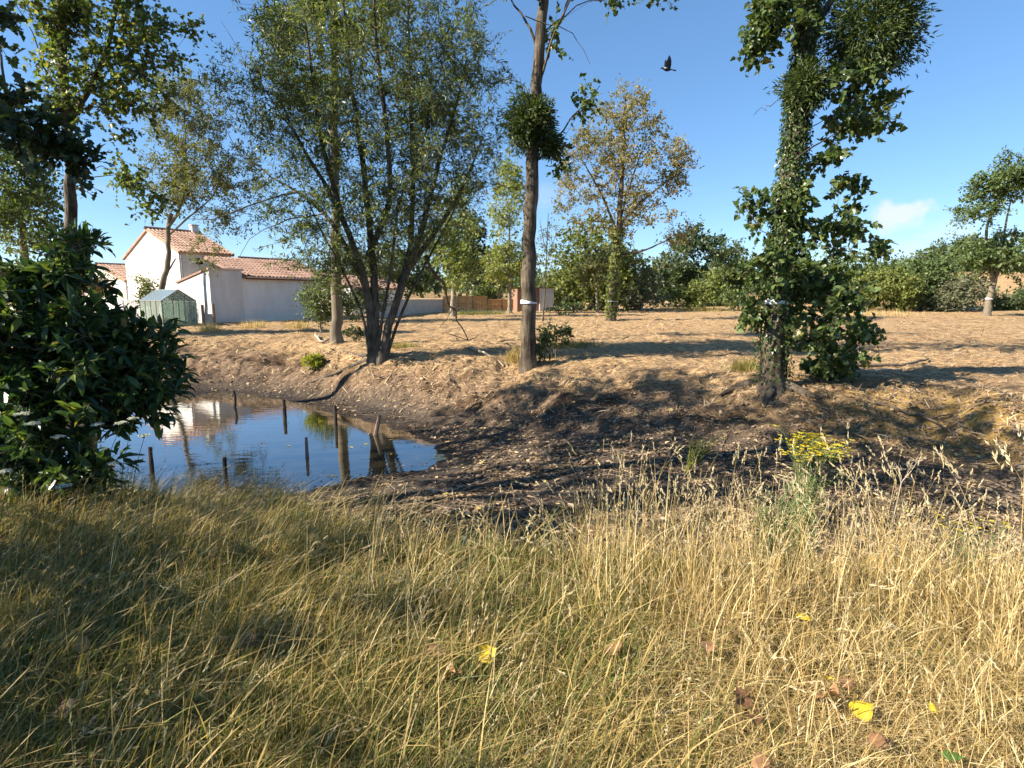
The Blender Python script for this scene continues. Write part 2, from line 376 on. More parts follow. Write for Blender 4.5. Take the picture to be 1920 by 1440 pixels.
def glass_mat(name, col, rough=.05, tr=0.0):
    m, nt, o = mat_new(name)
    p = nt.nodes.new('ShaderNodeBsdfPrincipled'); p.inputs['Base Color'].default_value = (*col, 1); p.inputs['Roughness'].default_value = rough
    p.inputs['Specular IOR Level'].default_value = .6
    n = noise(nt, 1.5, 3); b = nt.nodes.new('ShaderNodeBump'); b.inputs['Strength'].default_value = .03
    nt.links.new(n.outputs[0], b.inputs['Height']); nt.links.new(b.outputs[0], p.inputs['Normal'])
    if tr:
        t = nt.nodes.new('ShaderNodeBsdfTransparent'); t.inputs[0].default_value = (.82, .92, .86, 1)
        g = nt.nodes.new('ShaderNodeMixShader'); g.inputs[0].default_value = tr
        nt.links.new(p.outputs[0], g.inputs[1]); nt.links.new(t.outputs[0], g.inputs[2]); nt.links.new(g.outputs[0], o.inputs[0])
    else: nt.links.new(p.outputs[0], o.inputs[0])
    return m
M['window_glass'] = glass_mat('window glass', (.02, .022, .025))
M['greenhouse_glass'] = glass_mat('greenhouse glass', (.34, .38, .35), .12, .62)
M['roof_glass'] = glass_mat('greenhouse roof glass', (.20, .25, .29), .2, .25)

# ------------------------------------------------------------------ the lie of the land
WATER_Z = -1.2
def plan(pts): return np.array(pts, float)
CREST = plan([(-15.5, 21), (-13, 24), (-8.6, 23.0), (-5.8, 19.0), (-3.9, 15.9), (-2.2, 15.6), (-0.6, 15.2), (0.6, 14.4), (2.7, 14.0), (4.4, 13.0), (5.4, 11.6), (7.2, 12.0),
              (8.4, 11), (9.6, 9.5), (11.5, 7.8), (13.5, 4.8), (11, 2.8), (6, 2.9), (3, 3.05), (1.2, 3.25), (.2, 3.3), (-.7, 3.4), (-2, 3.5), (-4, 4.2), (-8, 5.5), (-12, 7.2), (-14.5, 12)])
TOE = plan([(-10.0, 16.0), (-9, 16.9), (-6.6, 16.2), (-4.9, 15.0), (-3.6, 13.9), (-2.4, 12.5), (-1.0, 11.1), (.5, 10.2), (2.5, 9.6), (4.3, 8.8), (5.8, 8.0), (7.0, 6.9), (8.0, 6.0),
            (7.6, 5.2), (6, 4.7), (3, 4.7), (.6, 4.9), (-.5, 5.4), (-1.5, 6.3), (-2.2, 7.2), (-3.6, 7.6), (-6, 7.4), (-8.6, 8.2), (-10.2, 11)])
WATER = plan([at(px, py, 1)[:2] * 0 for px, py in ()] or [(0, 0)])
def on_level(px, py, z):
    u, v = (px - 960) / FPX, (720 - py) / FPX
    t = (z - CAM_Z) / (-SP + v * CP)
    return (u * t, (CP + v * SP) * t)
WATER = plan([on_level(px, py, WATER_Z) for px, py in
              ((330, 741), (390, 737), (450, 738), (530, 748), (590, 762), (640, 779), (700, 792), (760, 806), (810, 832), (832, 858), (790, 876), (740, 886), (680, 897),
               (610, 913), (540, 925), (470, 929), (400, 929), (300, 922), (215, 917))] + [(-7, 8.4), (-8.8, 9.6), (-9.7, 11.5), (-9.6, 14.5)])

def seg_dist(x, y, P):
    d = np.full(x.shape, 1e9); ins = np.zeros(x.shape, bool)
    for i in range(len(P)):
        ax, ay = P[i]; bx, by = P[(i + 1) % len(P)]
        dx, dy = bx - ax, by - ay
        t = np.clip(((x - ax) * dx + (y - ay) * dy) / (dx * dx + dy * dy), 0, 1)
        d = np.minimum(d, np.hypot(x - ax - t * dx, y - ay - t * dy))
        c = ((ay > y) != (by > y)) & (x < (bx - ax) * (y - ay) / (by - ay + 1e-12) + ax)
        ins ^= c
    return np.where(ins, d, -d)     # positive inside

def land(x, y):
    """height and the zone masks of the ground"""
    x = np.asarray(x, float); y = np.asarray(y, float)
    wx = x + 0.5 * fbm(x * .55, y * .55, 21, 3); wy = y + 0.5 * fbm(x * .55, y * .55, 31, 3)
    dc = seg_dist(wx, wy, CREST); dt = seg_dist(wx, wy, TOE); dw = seg_dist(x, y, WATER)
    t = np.where(dc <= 0, 0, np.where(dt >= 0, 1, dc / np.maximum(dc - dt, 1e-6)))
    s = .45 * t * t * (3 - 2 * t) + .55 * np.clip(t * 1.12, 0, 1)
    far = np.clip((y - 20) * .010, 0, .55)
    plateau = far + .05 * fbm(x * .35, y * .35, 3, 3)
    # hill at the right, rising ground far away
    plateau = plateau + 5.2 * np.exp(-(((x - 66) / 26) ** 2 + ((y - 84) / 17) ** 2))
    plateau = plateau + sstep(120, 500, np.hypot(x, y)) * 9 * (0.55 + .9 * fbm(x * .004 + 9, y * .004, 77, 3))
    bed = WATER_Z - np.clip(dw * .10, -.30, .45) + .0
    field = sstep(7, 13, y) * (1 - sstep(0, .55, s))
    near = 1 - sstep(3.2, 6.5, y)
    z = plateau * (1 - s) + bed * s
    bank = s * (1 - s) * 4
    rough = .36 * fbm(x * .95, y * .95, 5, 4) * (0.12 + bank) + .22 * np.abs(fbm(x * 1.9 + 3, y * 1.9, 15, 3)) * bank - .05 * bank + .10 * fbm(x * 4.3, y * 4.3, 9, 3) * (.3 + .7 * np.clip(bank + field * .5, 0, 1)) * (1 - .7 * near)
    # shallow ruts across the mown field
    rut = .018 * np.sin((y * 1.0 + .22 * x + 1.4 * fbm(x * .2, y * .35, 41, 2)) * 2.6) * field * sstep(60, 25, y)
    calm = sstep(-.5, .15, -dw)                         # mud is smooth right at the water
    z = z + rough * (0.3 + .7 * calm) + rut + (.11 * fbm(x * .8, y * 1.3, 53, 4) + .09 * np.abs(fbm(x * 2.1, y * 2.6, 57, 2))) * field * sstep(75, 30, y)
    return z, dict(field=field, bed=s, bank=bank, dw=dw, near=near)

def H(x, y): return land(np.atleast_1d(x), np.atleast_1d(y))[0]
def gp(px, py):
    """ground point seen at (px, py)"""
    u, v = (px - 960) / FPX, (720 - py) / FPX
    D = np.array((u, CP + v * SP, -SP + v * CP))
    ts = np.geomspace(1.2, 160, 1600)
    Q = D[None] * ts[:, None]; zz = H(Q[:, 0], Q[:, 1])
    hit = np.nonzero(Q[:, 2] + CAM_Z < zz)[0]
    i = hit[0] if len(hit) else len(ts) - 1
    return np.array((Q[i, 0], Q[i, 1], zz[i]))
def on(x, y, dz=0.0): return np.array((x, y, float(H(x, y)[0]) + dz))

def axis(lo, a, b, hi, step, grow=1.16):
    mid = list(np.arange(a, b + 1e-6, step)); s, v = step, b; up = []
    while v < hi: s *= grow; v += s; up.append(v)
    s, v = step, a; dn = []
    while v > lo: s *= grow; v -= s; dn.append(v)
    return np.array(dn[::-1] + mid + up)
gx = axis(-900, -13, 13, 900, .085, 1.07); gy = axis(-200, 1.0, 19, 1500, .075, 1.05)
GX, GY = np.meshgrid(gx, gy)
gz, zone = land(GX.ravel(), GY.ravel())
nx, ny = len(gx), len(gy)
ii = (np.arange(ny - 1)[:, None] * nx + np.arange(nx - 1)[None]).ravel()
g = MB(); g.add(np.stack([GX.ravel(), GY.ravel(), gz], 1), {4: np.stack([ii, ii + 1, ii + nx + 1, ii + nx], 1)})
gme = g.mesh('ground', smooth=True)
for k in ('field', 'bed', 'bank', 'near'):
    a_ = gme.attributes.new(k, 'FLOAT', 'POINT'); a_.data.foreach_set('value', zone[k].astype(np.float32))
damp = sstep(-1.1, .05, zone['dw']); a_ = gme.attributes.new('damp', 'FLOAT', 'POINT'); a_.data.foreach_set('value', damp.astype(np.float32))
clay = np.exp(-(((GX.ravel() - 7.6) / 2.2) ** 2 + ((GY.ravel() - 9.3) / 1.7) ** 2)) * np.clip(zone['bank'] * 1.3, 0, 1)
a_ = gme.attributes.new('clay', 'FLOAT', 'POINT'); a_.data.foreach_set('value', clay.astype(np.float32))

def ground_mat():
    m, nt, o = mat_new('ground earth')
    def at_(n):
        a = nt.nodes.new('ShaderNodeAttribute'); a.attribute_name = n; return a.outputs['Fac']
    t = nt.nodes.new('ShaderNodeTexCoord').outputs['Object']
    n1 = noise(nt, 1.1, 8, .62, t); n2 = noise(nt, 7, 8, .7, t); n3 = noise(nt, 38, 5, .7, t)
    mpn = nt.nodes.new('ShaderNodeMapping'); mpn.inputs['Scale'].default_value = (1.0, 3.2, 1); mpn.inputs['Rotation'].default_value = (0, 0, .15); nt.links.new(t, mpn.inputs[0])
    n4 = noise(nt, 5, 8, .72, mpn.outputs[0])
    cf = ramp(nt, [(.34, (.085, .052, .030)), (.44, (.27, .168, .083)), (.54, (.50, .325, .16)), (.75, (.66, .475, .26))]); nt.links.new(n4.outputs[0], cf.inputs[0])
    cb = ramp(nt, [(.30, (.060, .040, .026)), (.46, (.17, .113, .070)), (.62, (.31, .205, .122)), (.8, (.42, .29, .175))]); nt.links.new(n2.outputs[0], cb.inputs[0])
    cm = ramp(nt, [(.30, (.030, .025, .020)), (.52, (.080, .064, .050)), (.75, (.16, .125, .095))]); nt.links.new(n2.outputs[0], cm.inputs[0])
    cc = ramp(nt, [(.30, (.17, .105, .035)), (.6, (.36, .235, .075)), (.85, (.46, .33, .14))]); nt.links.new(n2.outputs[0], cc.inputs[0])
    hum = ramp(nt, [(.40, (.34, .31, .29)), (.56, (1.0, 1.0, 1.0))]); nt.links.new(n1.outputs[0], hum.inputs[0])
    bankc = mix(nt, 1.0, cb.outputs[0], hum.outputs[0], 'MULTIPLY')
    col = mix(nt, at_('field'), bankc, cf.outputs[0])
    bedf = nt.nodes.new('ShaderNodeMapRange'); bedf.inputs['From Min'].default_value = .62; bedf.inputs['From Max'].default_value = 1.05
    nb = nt.nodes.new('ShaderNodeMath'); nb.operation = 'MULTIPLY_ADD'; nb.inputs[1].default_value = .35; nt.links.new(n1.outputs[0], nb.inputs[0]); nt.links.new(at_('bed'), nb.inputs[2])
    sb = nt.nodes.new('ShaderNodeMath'); sb.operation = 'SUBTRACT'; sb.inputs[1].default_value = .14; nt.links.new(nb.outputs[0], sb.inputs[0])
    nt.links.new(sb.outputs[0], bedf.inputs['Value'])
    col = mix(nt, bedf.outputs[0], col, cm.outputs[0])
    col = mix(nt, at_('clay'), col, cc.outputs[0])
    col = mix(nt, at_('damp'), col, mix(nt, 1.0, col, (.42, .40, .38), 'MULTIPLY'))
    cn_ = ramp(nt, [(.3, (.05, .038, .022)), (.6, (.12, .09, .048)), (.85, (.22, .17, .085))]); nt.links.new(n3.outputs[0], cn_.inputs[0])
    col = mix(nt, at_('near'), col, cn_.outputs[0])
    p = nt.nodes.new('ShaderNodeBsdfPrincipled'); p.inputs['Specular IOR Level'].default_value = .15
    rg = nt.nodes.new('ShaderNodeMapRange'); rg.inputs['To Min'].default_value = .95; rg.inputs['To Max'].default_value = .55; nt.links.new(at_('damp'), rg.inputs['Value']); nt.links.new(rg.outputs[0], p.inputs['Roughness'])
    nt.links.new(col, p.inputs['Base Color'])
    hs = nt.nodes.new('ShaderNodeMath'); hs.operation = 'MULTIPLY_ADD'; hs.inputs[1].default_value = .35; nt.links.new(n3.outputs[0], hs.inputs[0]); nt.links.new(n4.outputs[0], hs.inputs[2])
    b = nt.nodes.new('ShaderNodeBump'); b.inputs['Strength'].default_value = .8; b.inputs['Distance'].default_value = .06
    nt.links.new(hs.outputs[0], b.inputs['Height']); nt.links.new(b.outputs[0], p.inputs['Normal'])
    nt.links.new(p.outputs[0], o.inputs[0]); return m
ground = link('ground', gme, ground_mat()); tag(ground, 'brown earth of the dry pond, its banks and the mown field', None, None, 'structure')

# water: a level sheet that the banks cut off
def water_mat():
    m, nt, o = mat_new('pond water')
    p = nt.nodes.new('ShaderNodeBsdfPrincipled'); p.inputs['Base Color'].default_value = (.020, .018, .009, 1)
    p.inputs['Roughness'].default_value = .015; p.inputs['IOR'].default_value = 1.33; p.inputs['Specular IOR Level'].default_value = .5
    p.inputs['Coat Weight'].default_value = 1.0; p.inputs['Coat IOR'].default_value = 1.6; p.inputs['Coat Roughness'].default_value = .015
    t = nt.nodes.new('ShaderNodeTexCoord').outputs['Object']
    mp = nt.nodes.new('ShaderNodeMapping'); mp.inputs['Scale'].default_value = (.7, 2.2, 1); nt.links.new(t, mp.inputs[0])
    n = noise(nt, 3.0, 3, .5, mp.outputs[0])
    b = nt.nodes.new('ShaderNodeBump'); b.inputs['Strength'].default_value = .10; b.inputs['Distance'].default_value = .02
    nt.links.new(n.outputs[0], b.inputs['Height'])
    nt.links.new(b.outputs[0], p.inputs['Normal']); nt.links.new(b.outputs[0], p.inputs['Coat Normal'])
    nt.links.new(p.outputs[0], o.inputs[0]); return m
w = MB(); cx, cy = WATER.mean(0); Wb = (WATER - (cx, cy)) * 1.16 + (cx, cy)
w.add(np.c_[Wb, np.full(len(Wb), WATER_Z)], {len(Wb): [list(range(len(Wb)))[::-1]]})
wme = w.mesh('water'); wo = link('water', wme, water_mat()); tag(wo, 'still blue pond water', None, None, 'structure')
if wme.polygons[0].normal.z < 0: wme.flip_normals()

# ------------------------------------------------------------------ growing plants
def smooth_path(P, n):
    P = np.asarray(P, float); d = np.r_[0, np.cumsum(np.linalg.norm(np.diff(P, axis=0), axis=1))]
    t = np.linspace(0, d[-1], n); out = np.stack([np.interp(t, d, P[:, k]) for k in range(3)], 1)
    for _ in range(2): out[1:-1] = (out[:-2] + 2 * out[1:-1] + out[2:]) / 4
    return out

def ell(c, r, n, bias=.45):
    d = rand_dirs(n); u = rng.random(n)[:, None] ** bias
    return np.asarray(c)[None] + d * u * np.asarray(r)[None]

def grow(stems, clumps, up=.5, lmax=.02, rmin=.006, sag=0.0, npt=7):
    """limbs from the stems to every clump of foliage; returns branch paths, radii"""
    nodes, rad = [], []
    for P, r0, r1 in stems:
        n = len(P); k0 = max(1, int(n * .12)); nodes.append(P[k0:]); rad.append(np.linspace(r0, r1, n)[k0:])
    nodes = np.concatenate(nodes); rad = np.concatenate(rad)
    d0 = np.linalg.norm(clumps[:, None] - nodes[None], axis=2).min(1)
    paths, rr = [], []
    for ci in np.argsort(d0):
        c = clumps[ci]; v = c - nodes; d = np.linalg.norm(v, axis=1)
        cost = d + up * np.maximum(0, -v[:, 2] + .35 * d) + 0.25 * np.maximum(0, .03 - rad) / .03
        i = int(np.argmin(cost)); a = nodes[i]; L = d[i]
        if L < .05: continue
        ctl = a + (c - a) * .45 + np.array((0, 0, (.16 - sag) * L)) + rng.normal(size=3) * .09 * L
        t = np.linspace(0, 1, npt)[:, None]
        P = (1 - t) ** 2 * a + 2 * t * (1 - t) * ctl + t * t * c
        P[1:-1] += rng.normal(size=(npt - 2, 3)) * .018 * L
        r_s = min(rad[i] * .72, rmin + lmax * L); r_e = max(rmin * .6, r_s * .35)
        R_ = np.linspace(r_s, r_e, npt)
        paths.append(P); rr.append(R_); nodes = np.concatenate([nodes, P[2:]]); rad = np.concatenate([rad, R_[2:]])
    return np.array(paths).reshape(-1, npt, 3), np.array(rr).reshape(-1, npt)

def foliage(clumps, rc, ntwig, nleaf, size, upb=.1, droop=.2, flat=.5, twr=.004, spread=.0):
    """twigs round each clump and leaves along the twigs"""
    C = len(clumps); N = C * ntwig
    o = np.repeat(clumps, ntwig, 0); rc = np.repeat(np.broadcast_to(rc, (C,)), ntwig)
    d = rand_dirs(N); d[:, 2] = d[:, 2] * .8 + upb; d = nrmz(d)
    L = rc * rng.uniform(.55, 1.25, N)
    t = np.linspace(0, 1, 4)[None, :, None]
    P = o[:, None] + d[:, None] * (L[:, None, None] * t); P[:, :, 2] -= droop * L[:, None] * t[..., 0] ** 2
    TR = np.linspace(twr, twr * .4, 4)[None].repeat(N, 0)
    k = nleaf; tt = rng.uniform(.15, 1.05, (N, k)); base = o[:, None] + d[:, None] * (L[:, None, None] * tt[..., None])
    base[..., 2] -= droop * L[:, None] * tt ** 2
    base = base.reshape(-1, 3) + rng.normal(size=(N * k, 3)) * spread
    a = nrmz(np.repeat(d, k, 0) * .5 + rand_dirs(N * k) * .9 + np.array((0, 0, -droop)))
    n = nrmz(rand_dirs(N * k) * (1 - flat) + np.array((0, 0, 1.0)) * flat + .25 * np.array(sun_dir))
    s = size * np.clip(rng.normal(.92, .28, N * k), .35, 1.6)
    # leaf tone shifts at random from clump to clump and leaf to leaf
    cv = np.repeat(rng.random(C), ntwig * k); r = np.clip(.35 * cv + .65 * rng.random(N * k), 0, .999)
    return P, TR, base, a, n, s, r

def plant_tree(name, label, cat, base, stems, clumps, rc, ntwig, nleaf, size, leaf, lm, bm, group=None, up=.5, lmax=.02, droop=.2, flat=.45,
               twr=.004, upb=.1, single=0, spread=.0, sag=0.0, sides=9, band=None, bandr=None, drop=0.0, extra=None, rough=.035):
    root = empty(name, base, label, cat, group)
    tk = MB(); SS = []
    for P, r0, r1 in stems:
        n = max(8, int(np.linalg.norm(np.diff(np.asarray(P), axis=0), axis=1).sum() / .35)); n = min(n, 40)
        Q = smooth_path(P, n); Q[1:-1] += rng.normal(size=(n - 2, 3)) * r0 * .10
        SS.append((Q, r0, r1))
        rads = np.linspace(r0, r1, n)
        if abs(Q[0, 2] - base[2]) < .6: rads = rads * (1 + .38 * np.exp(-np.linspace(0, 1, n) * n * .35 / .30))   # root flare
        rads = rads * (1 + rough * rng.normal(size=n))
        batch_tubes(tk, Q, rads, sides)
    tk.build('trunk', bm, root, smooth=True)
    clumps = np.asarray(clumps)
    bp, br = grow(SS, clumps, up, lmax, sag=sag)
    bb = MB()
    if len(bp): batch_tubes(bb, bp, br, 5)
    P, TR, pos, a, n, s, r = foliage(clumps, rc, ntwig, nleaf, size, upb, droop, flat, twr, spread)
    batch_tubes(bb, P, TR, 3)
    if extra is not None:
        for E, r0, r1 in extra: E = smooth_path(E, 8); E[1:-1] += rng.normal(size=(6, 3)) * .03; batch_tubes(bb, E, np.linspace(r0, r1, 8), 5)
    bo = bb.build('branches', bm, root, smooth=True); bo['kind'] = 'stuff'
    if drop: k = rng.random(len(pos)) > drop; pos, a, n, s, r = pos[k], a[k], n[k], s[k], r[k]
    if single:
        px, py, f = proj(pos); vis = (px > 0) & (px < 1920) & (py > 0) & (py < 1440)
        key = np.where(vis, f - s * 6, 1e6); idx = np.argsort(key)[:single]
        leaf_objects(root, pos[idx], a[idx], n[idx], s[idx], leaf, lm)
        keep = np.ones(len(pos), bool); keep[idx] = False; pos, a, n, s, r = pos[keep], a[keep], n[keep], s[keep], r[keep]
    cm_ = MB(); add_leaves(cm_, pos, a, n, s, leaf, r)
    co = cm_.build('crown', lm, root); co['kind'] = 'stuff'
    if band:
        bm_ = MB(); c, rr_ = band; c = np.asarray(c)
        Pb = np.array([c + (0, 0, -.032), c + (0, 0, -.01), c + (0, 0, .012), c + (.004, 0, .034)])
        batch_tubes(bm_, Pb, np.full(4, rr_) * np.array((1, 1.01, 1.01, 1.0)), 16)
        bo_ = bm_.build('marking_band', M['tape'], root, smooth=True); bo_['label'] = 'white marking tape tied round the trunk'
    return root

def px_path(pts, d):
    if np.isscalar(d): d = [d] * len(pts)
    return np.array([at(x, y, dd) for (x, y), dd in zip(pts, d)])

def px_ell(px, py, d, rx, ry, n, rz=None, bias=.45):
    """clumps in an ellipsoid centred where (px, py) is seen, radii given in photo pixels at that depth"""
    k = d / FPX; return ell(at(px, py, d), (rx * k, (rz or rx) * k, ry * k), n, bias)

def trunk_at(path, z):
    path = np.asarray(path); return np.array([np.interp(z, path[:, 2], path[:, k]) for k in range(3)])

# ---- the big willow on the far bank
b = gp(702, 678); D = b[1]
def W_(pts, dd=0.0): return px_path(pts, [D + dd * i / (len(pts) - 1) for i in range(len(pts))])
stems = [
    (np.r_[[b + (-.05, 0, -.15)], W_([(697, 600), (680, 500), (640, 400), (575, 290), (520, 180)], -.6)], .135, .018),
    (np.r_[[b + (.02, .05, -.15)], W_([(704, 600), (700, 500), (690, 390), (672, 250), (650, 90), (640, -60)], .7)], .13, .018),
    (np.r_[[b + (.16, 0, -.15)], W_([(728, 610), (760, 520), (790, 440), (815, 330), (850, 220), (875, 110)], -.4)], .125, .018),
    (W_([(745, 560), (770, 470), (775, 350), (770, 200), (765, 40), (770, -90)], 1.0), .09, .02),
    (W_([(694, 560), (655, 470), (612, 400), (560, 360), (505, 330)], 1.0), .09, .02),
    (W_([(770, 500), (820, 430), (870, 350), (905, 260)], .8), .09, .02),
    (W_([(690, 480), (735, 380), (725, 240), (705, 80), (700, -80)], -1.2), .09, .02),
    (W_([(640, 400), (600, 260), (585, 130), (570, 20)], -1.0), .08, .02),
    (np.r_[[b + (-.12, .08, -.15)], W_([(682, 590), (640, 500), (600, 430), (560, 330)], .6)], .05, .012),
    (np.r_[[b + (.24, .05, -.15)], W_([(750, 590), (800, 490), (850, 400), (890, 300)], .6)], .05, .012),
    (np.r_[[b + (.08, -.08, -.15)], W_([(715, 600), (735, 500), (745, 380), (800, 260), (810, 120)], -.6)], .052, .012)]
cl = np.concatenate([px_ell(690, 120, D, 210, 180, 215, 190), px_ell(560, 190, D, 130, 130, 130, 150), px_ell(840, 190, D, 110, 170, 150, 160), px_ell(700, 330, D, 225, 120, 175, 200), px_ell(690, 450, D, 150, 70, 60, 160),
                     px_ell(560, 430, D, 90, 90, 26, 130), px_ell(800, 400, D, 80, 90, 30, 130), px_ell(640, 500, D, 70, 70, 22, 110), px_ell(700, -80, D, 170, 90, 80, 170)])
plant_tree('willow_tree', 'broad many-stemmed willow with small grey-green leaves on the far pond bank', 'tree', b, stems, cl, .55, 8, 10, .125, 'lance', M['willow'], M['bark_willow'],
           lmax=.016, droop=.12, flat=.25, upb=.35, spread=.03, up=.7,
           extra=[(W_([(560, 360), (470, 375), (400, 420), (340, 410)], .3), .03, .006), (W_([(505, 330), (440, 280), (400, 200)], .3), .02, .004), (W_([(575, 290), (470, 130), (415, 40)], .3), .02, .004),
                  (W_([(612, 400), (540, 410), (470, 430), (440, 500)], -.3), .02, .004)])
# its surface roots
root_m = MB()
for pts in ([(700, 672), (650, 690), (610, 712), (560, 722)], [(702, 680), (665, 706), (625, 726)], [(708, 676), (760, 668), (810, 668)], [(690, 668), (655, 662), (640, 655)]):
    Q = np.array([gp(*p) + (0, 0, -.01) for p in pts]); batch_tubes(root_m, smooth_path(Q, 9), np.linspace(.075, .02, 9), 7)
wil = [o for o in scene.objects if o.name == 'willow_tree'][0]
root_m.build('root', M['bark_willow'], wil, smooth=True)

# ---- poplar behind the willow
b = gp(632, 642); D = b[1]
tp = np.r_[[b + (0, 0, -.1)], px_path([(630, 500), (628, 300), (626, 150), (628, 0), (632, -160), (636, -330), (640, -430)], D)]
cl = np.concatenate([px_ell(600, 60, D, 100, 90, 26), px_ell(690, 40, D, 80, 90, 20), px_ell(630, -160, D, 130, 130, 90), px_ell(560, 150, D, 60, 60, 10)])
plant_tree('poplar_tree', 'tall pale-stemmed poplar rising behind the willow', 'tree', b, [(tp, .19, .05), (px_path([(606, 105), (592, 60), (590, 25), (575, -60)], D), .07, .03), (px_path([(629, 130), (660, 110), (720, 75)], D), .05, .02)],
           cl, .7, 5, 8, .10, 'poplar', M['poplar'], M['bark_olive'], group='tall poplars round the pond')

# ---- centre poplar
b = gp(992, 688); D = b[1]
tp = np.r_[[b + (0, 0, -.15)], px_path([(991, 600), (992, 480), (997, 330), (1005, 200), (1012, 90), (1019, 0), (1026, -120), (1034, -280), (1040, -430)], D)]
cl = np.concatenate([px_ell(1030, -230, D, 190, 150, 85), px_ell(1100, 190, D, 26, 30, 5), px_ell(1180, -70, D, 110, 60, 20), px_ell(940, -60, D, 70, 40, 10), px_ell(1055, 330, D, 20, 60, 4), px_ell(1045, 70, D, 25, 25, 3)])
centre_tp = tp
plant_tree('poplar_tree', 'bare-trunked poplar with a mistletoe ball and white tape band in the centre', 'tree', b, [(tp, .205, .07)], cl, .42, 6, 8, .10, 'poplar', M['poplar_dark'], M['bark_poplar'],
           group='tall poplars round the pond', band=(trunk_at(tp, at(992, 567, D)[2]), .205), sides=12, lmax=.013,
           extra=[(px_path([(1010, 95), (990, 50), (968, 15), (945, -20)], D), .04, .015), (px_path([(1014, 130), (1035, 80), (1052, 35), (1080, -40)], D), .035, .015), (px_path([(1008, 160), (1030, 90), (1060, 20), (1085, -30)], [D, D - .3, D - .6, D - .8]), .035, .015),
                  (px_path([(985, 30), (1020, 42), (1060, 48), (1090, 85), (1106, 120)], D - .4), .014, .005), (px_path([(1006, 185), (985, 165), (960, 140)], D), .02, .006), (px_path([(1000, 305), (1035, 270), (1080, 210), (1125, 160)], D), .03, .008),
                  (px_path([(1020, 60), (1090, 5), (1150, 2), (1180, -10)], D), .018, .006)])

# ---- right poplar, overgrown, with suckers
b = gp(1448, 722); D = b[1]; right_b = b
tp = np.r_[[b + (0, 0, -.2)], px_path([(1452, 620), (1466, 480), (1484, 330), (1498, 190), (1510, 80), (1522, -20), (1534, -170), (1545, -330), (1550, -480)], D)]
right_tp = tp
cl = np.concatenate([px_ell(1450, 40, D, 62, 55, 20, 70), px_ell(1420, 70, D, 30, 35, 4), px_ell(1590, 170, D, 80, 45, 12), px_ell(1660, 210, D, 60, 28, 8), px_ell(1580, 240, D, 60, 40, 9), px_ell(1560, 320, D, 40, 50, 7), px_ell(1612, 350, D, 35, 30, 4),
                     px_ell(1480, 400, D, 60, 50, 20), px_ell(1555, 420, D, 60, 40, 14), px_ell(1450, 500, D, 55, 70, 24, 70), px_ell(1535, 520, D, 80, 65, 28), px_ell(1550, 615, D, 90, 55, 24), px_ell(1625, 620, D, 26, 18, 3), px_ell(1410, 590, D, 22, 50, 6),
                     px_ell(1400, 380, D, 12, 25, 2), px_ell(1570, 680, D, 55, 25, 8), px_ell(1640, 465, D, 40, 15, 3), px_ell(1540, -250, D, 220, 180, 95)])
plant_tree('poplar_tree', 'large leaning poplar at the right, leafy suckers down its ivy-clad trunk', 'tree', b,
           [(tp, .225, .08), (px_path([(1506, 120), (1500, 60), (1490, 0), (1470, -90), (1455, -180)], D), .07, .03), (px_path([(1512, 70), (1560, 0), (1620, -90)], D), .08, .03)],
           cl, .30, 7, 8, .105, 'poplar', M['poplar_dark'], M['bark_poplar'], group='tall poplars round the pond', band=(trunk_at(tp, at(1465, 567, D)[2]), .235), single=300, sides=14, lmax=.010, droop=.25, flat=.35,
           extra=[(px_path([(1490, 300), (1540, 262), (1590, 235), (1620, 222)], D - .3), .018, .006), (px_path([(1540, 465), (1600, 470), (1660, 480), (1690, 490)], D - .4), .010, .004), (px_path([(1450, 450), (1415, 415), (1400, 375)], D - .3), .010, .004), (px_path([(1455, 190), (1430, 205), (1412, 216)], D), .008, .003)])
root_m = MB()
for pts in ([(1448, 712), (1415, 722), (1380, 728), (1350, 745)], [(1452, 722), (1440, 745), (1432, 770)], [(1460, 722), (1500, 735), (1540, 752)]):
    Q = np.array([gp(*p) + (0, 0, .02) for p in pts]); batch_tubes(root_m, smooth_path(Q, 8), np.linspace(.15, .03, 8), 8)
pr = [o for o in scene.objects if o.type == 'EMPTY' and 'suckers' in o.get('label', '')][0]
root_m.build('root', M['bark_poplar'], pr, smooth=True)

# ---- left poplar behind the laurel
D = 14.0; bx = at(133, 560, D)[0]; b = on(bx, D)
tp = np.r_[[b + (0, 0, -.1)], px_path([(134, 480), (130, 330), (126, 220), (118, 120), (112, 30), (108, -80), (104, -230), (100, -330)], D)]
cl = np.concatenate([px_ell(150, 120, D, 70, 95, 30), px_ell(250, 80, D, 75, 75, 26), px_ell(215, 200, D, 55, 60, 12), px_ell(275, 170, D, 40, 35, 7), px_ell(240, 30, D, 70, 50, 14), px_ell(250, 340, D, 35, 35, 6), px_ell(280, 370, D, 35, 35, 6), px_ell(110, -130, D, 170, 120, 70), px_ell(90, 20, D, 50, 50, 10),
                     px_ell(355, 60, D, 12, 30, 2)])
plant_tree('poplar_tree', 'sunlit yellow-green poplar standing behind the dark laurel at the left', 'tree', b, [(tp, .17, .05), (px_path([(128, 230), (155, 190), (190, 130), (215, 40), (235, -60)], D), .07, .025), (px_path([(118, 120), (90, 60), (72, 10), (55, -70)], D), .05, .02)],
           cl, .48, 8, 10, .088, 'poplar', M['poplar'], M['bark_poplar'], group='tall poplars round the pond', lmax=.012,
           extra=[(px_path([(105, 165), (75, 105), (50, 45), (30, 10)], D), .022, .008), (px_path([(150, 205), (210, 200), (285, 198)], D), .018, .006), (px_path([(130, 310), (190, 310), (235, 335)], D), .018, .006), (px_path([(230, 45), (300, 65), (350, 50)], D), .014, .005)])

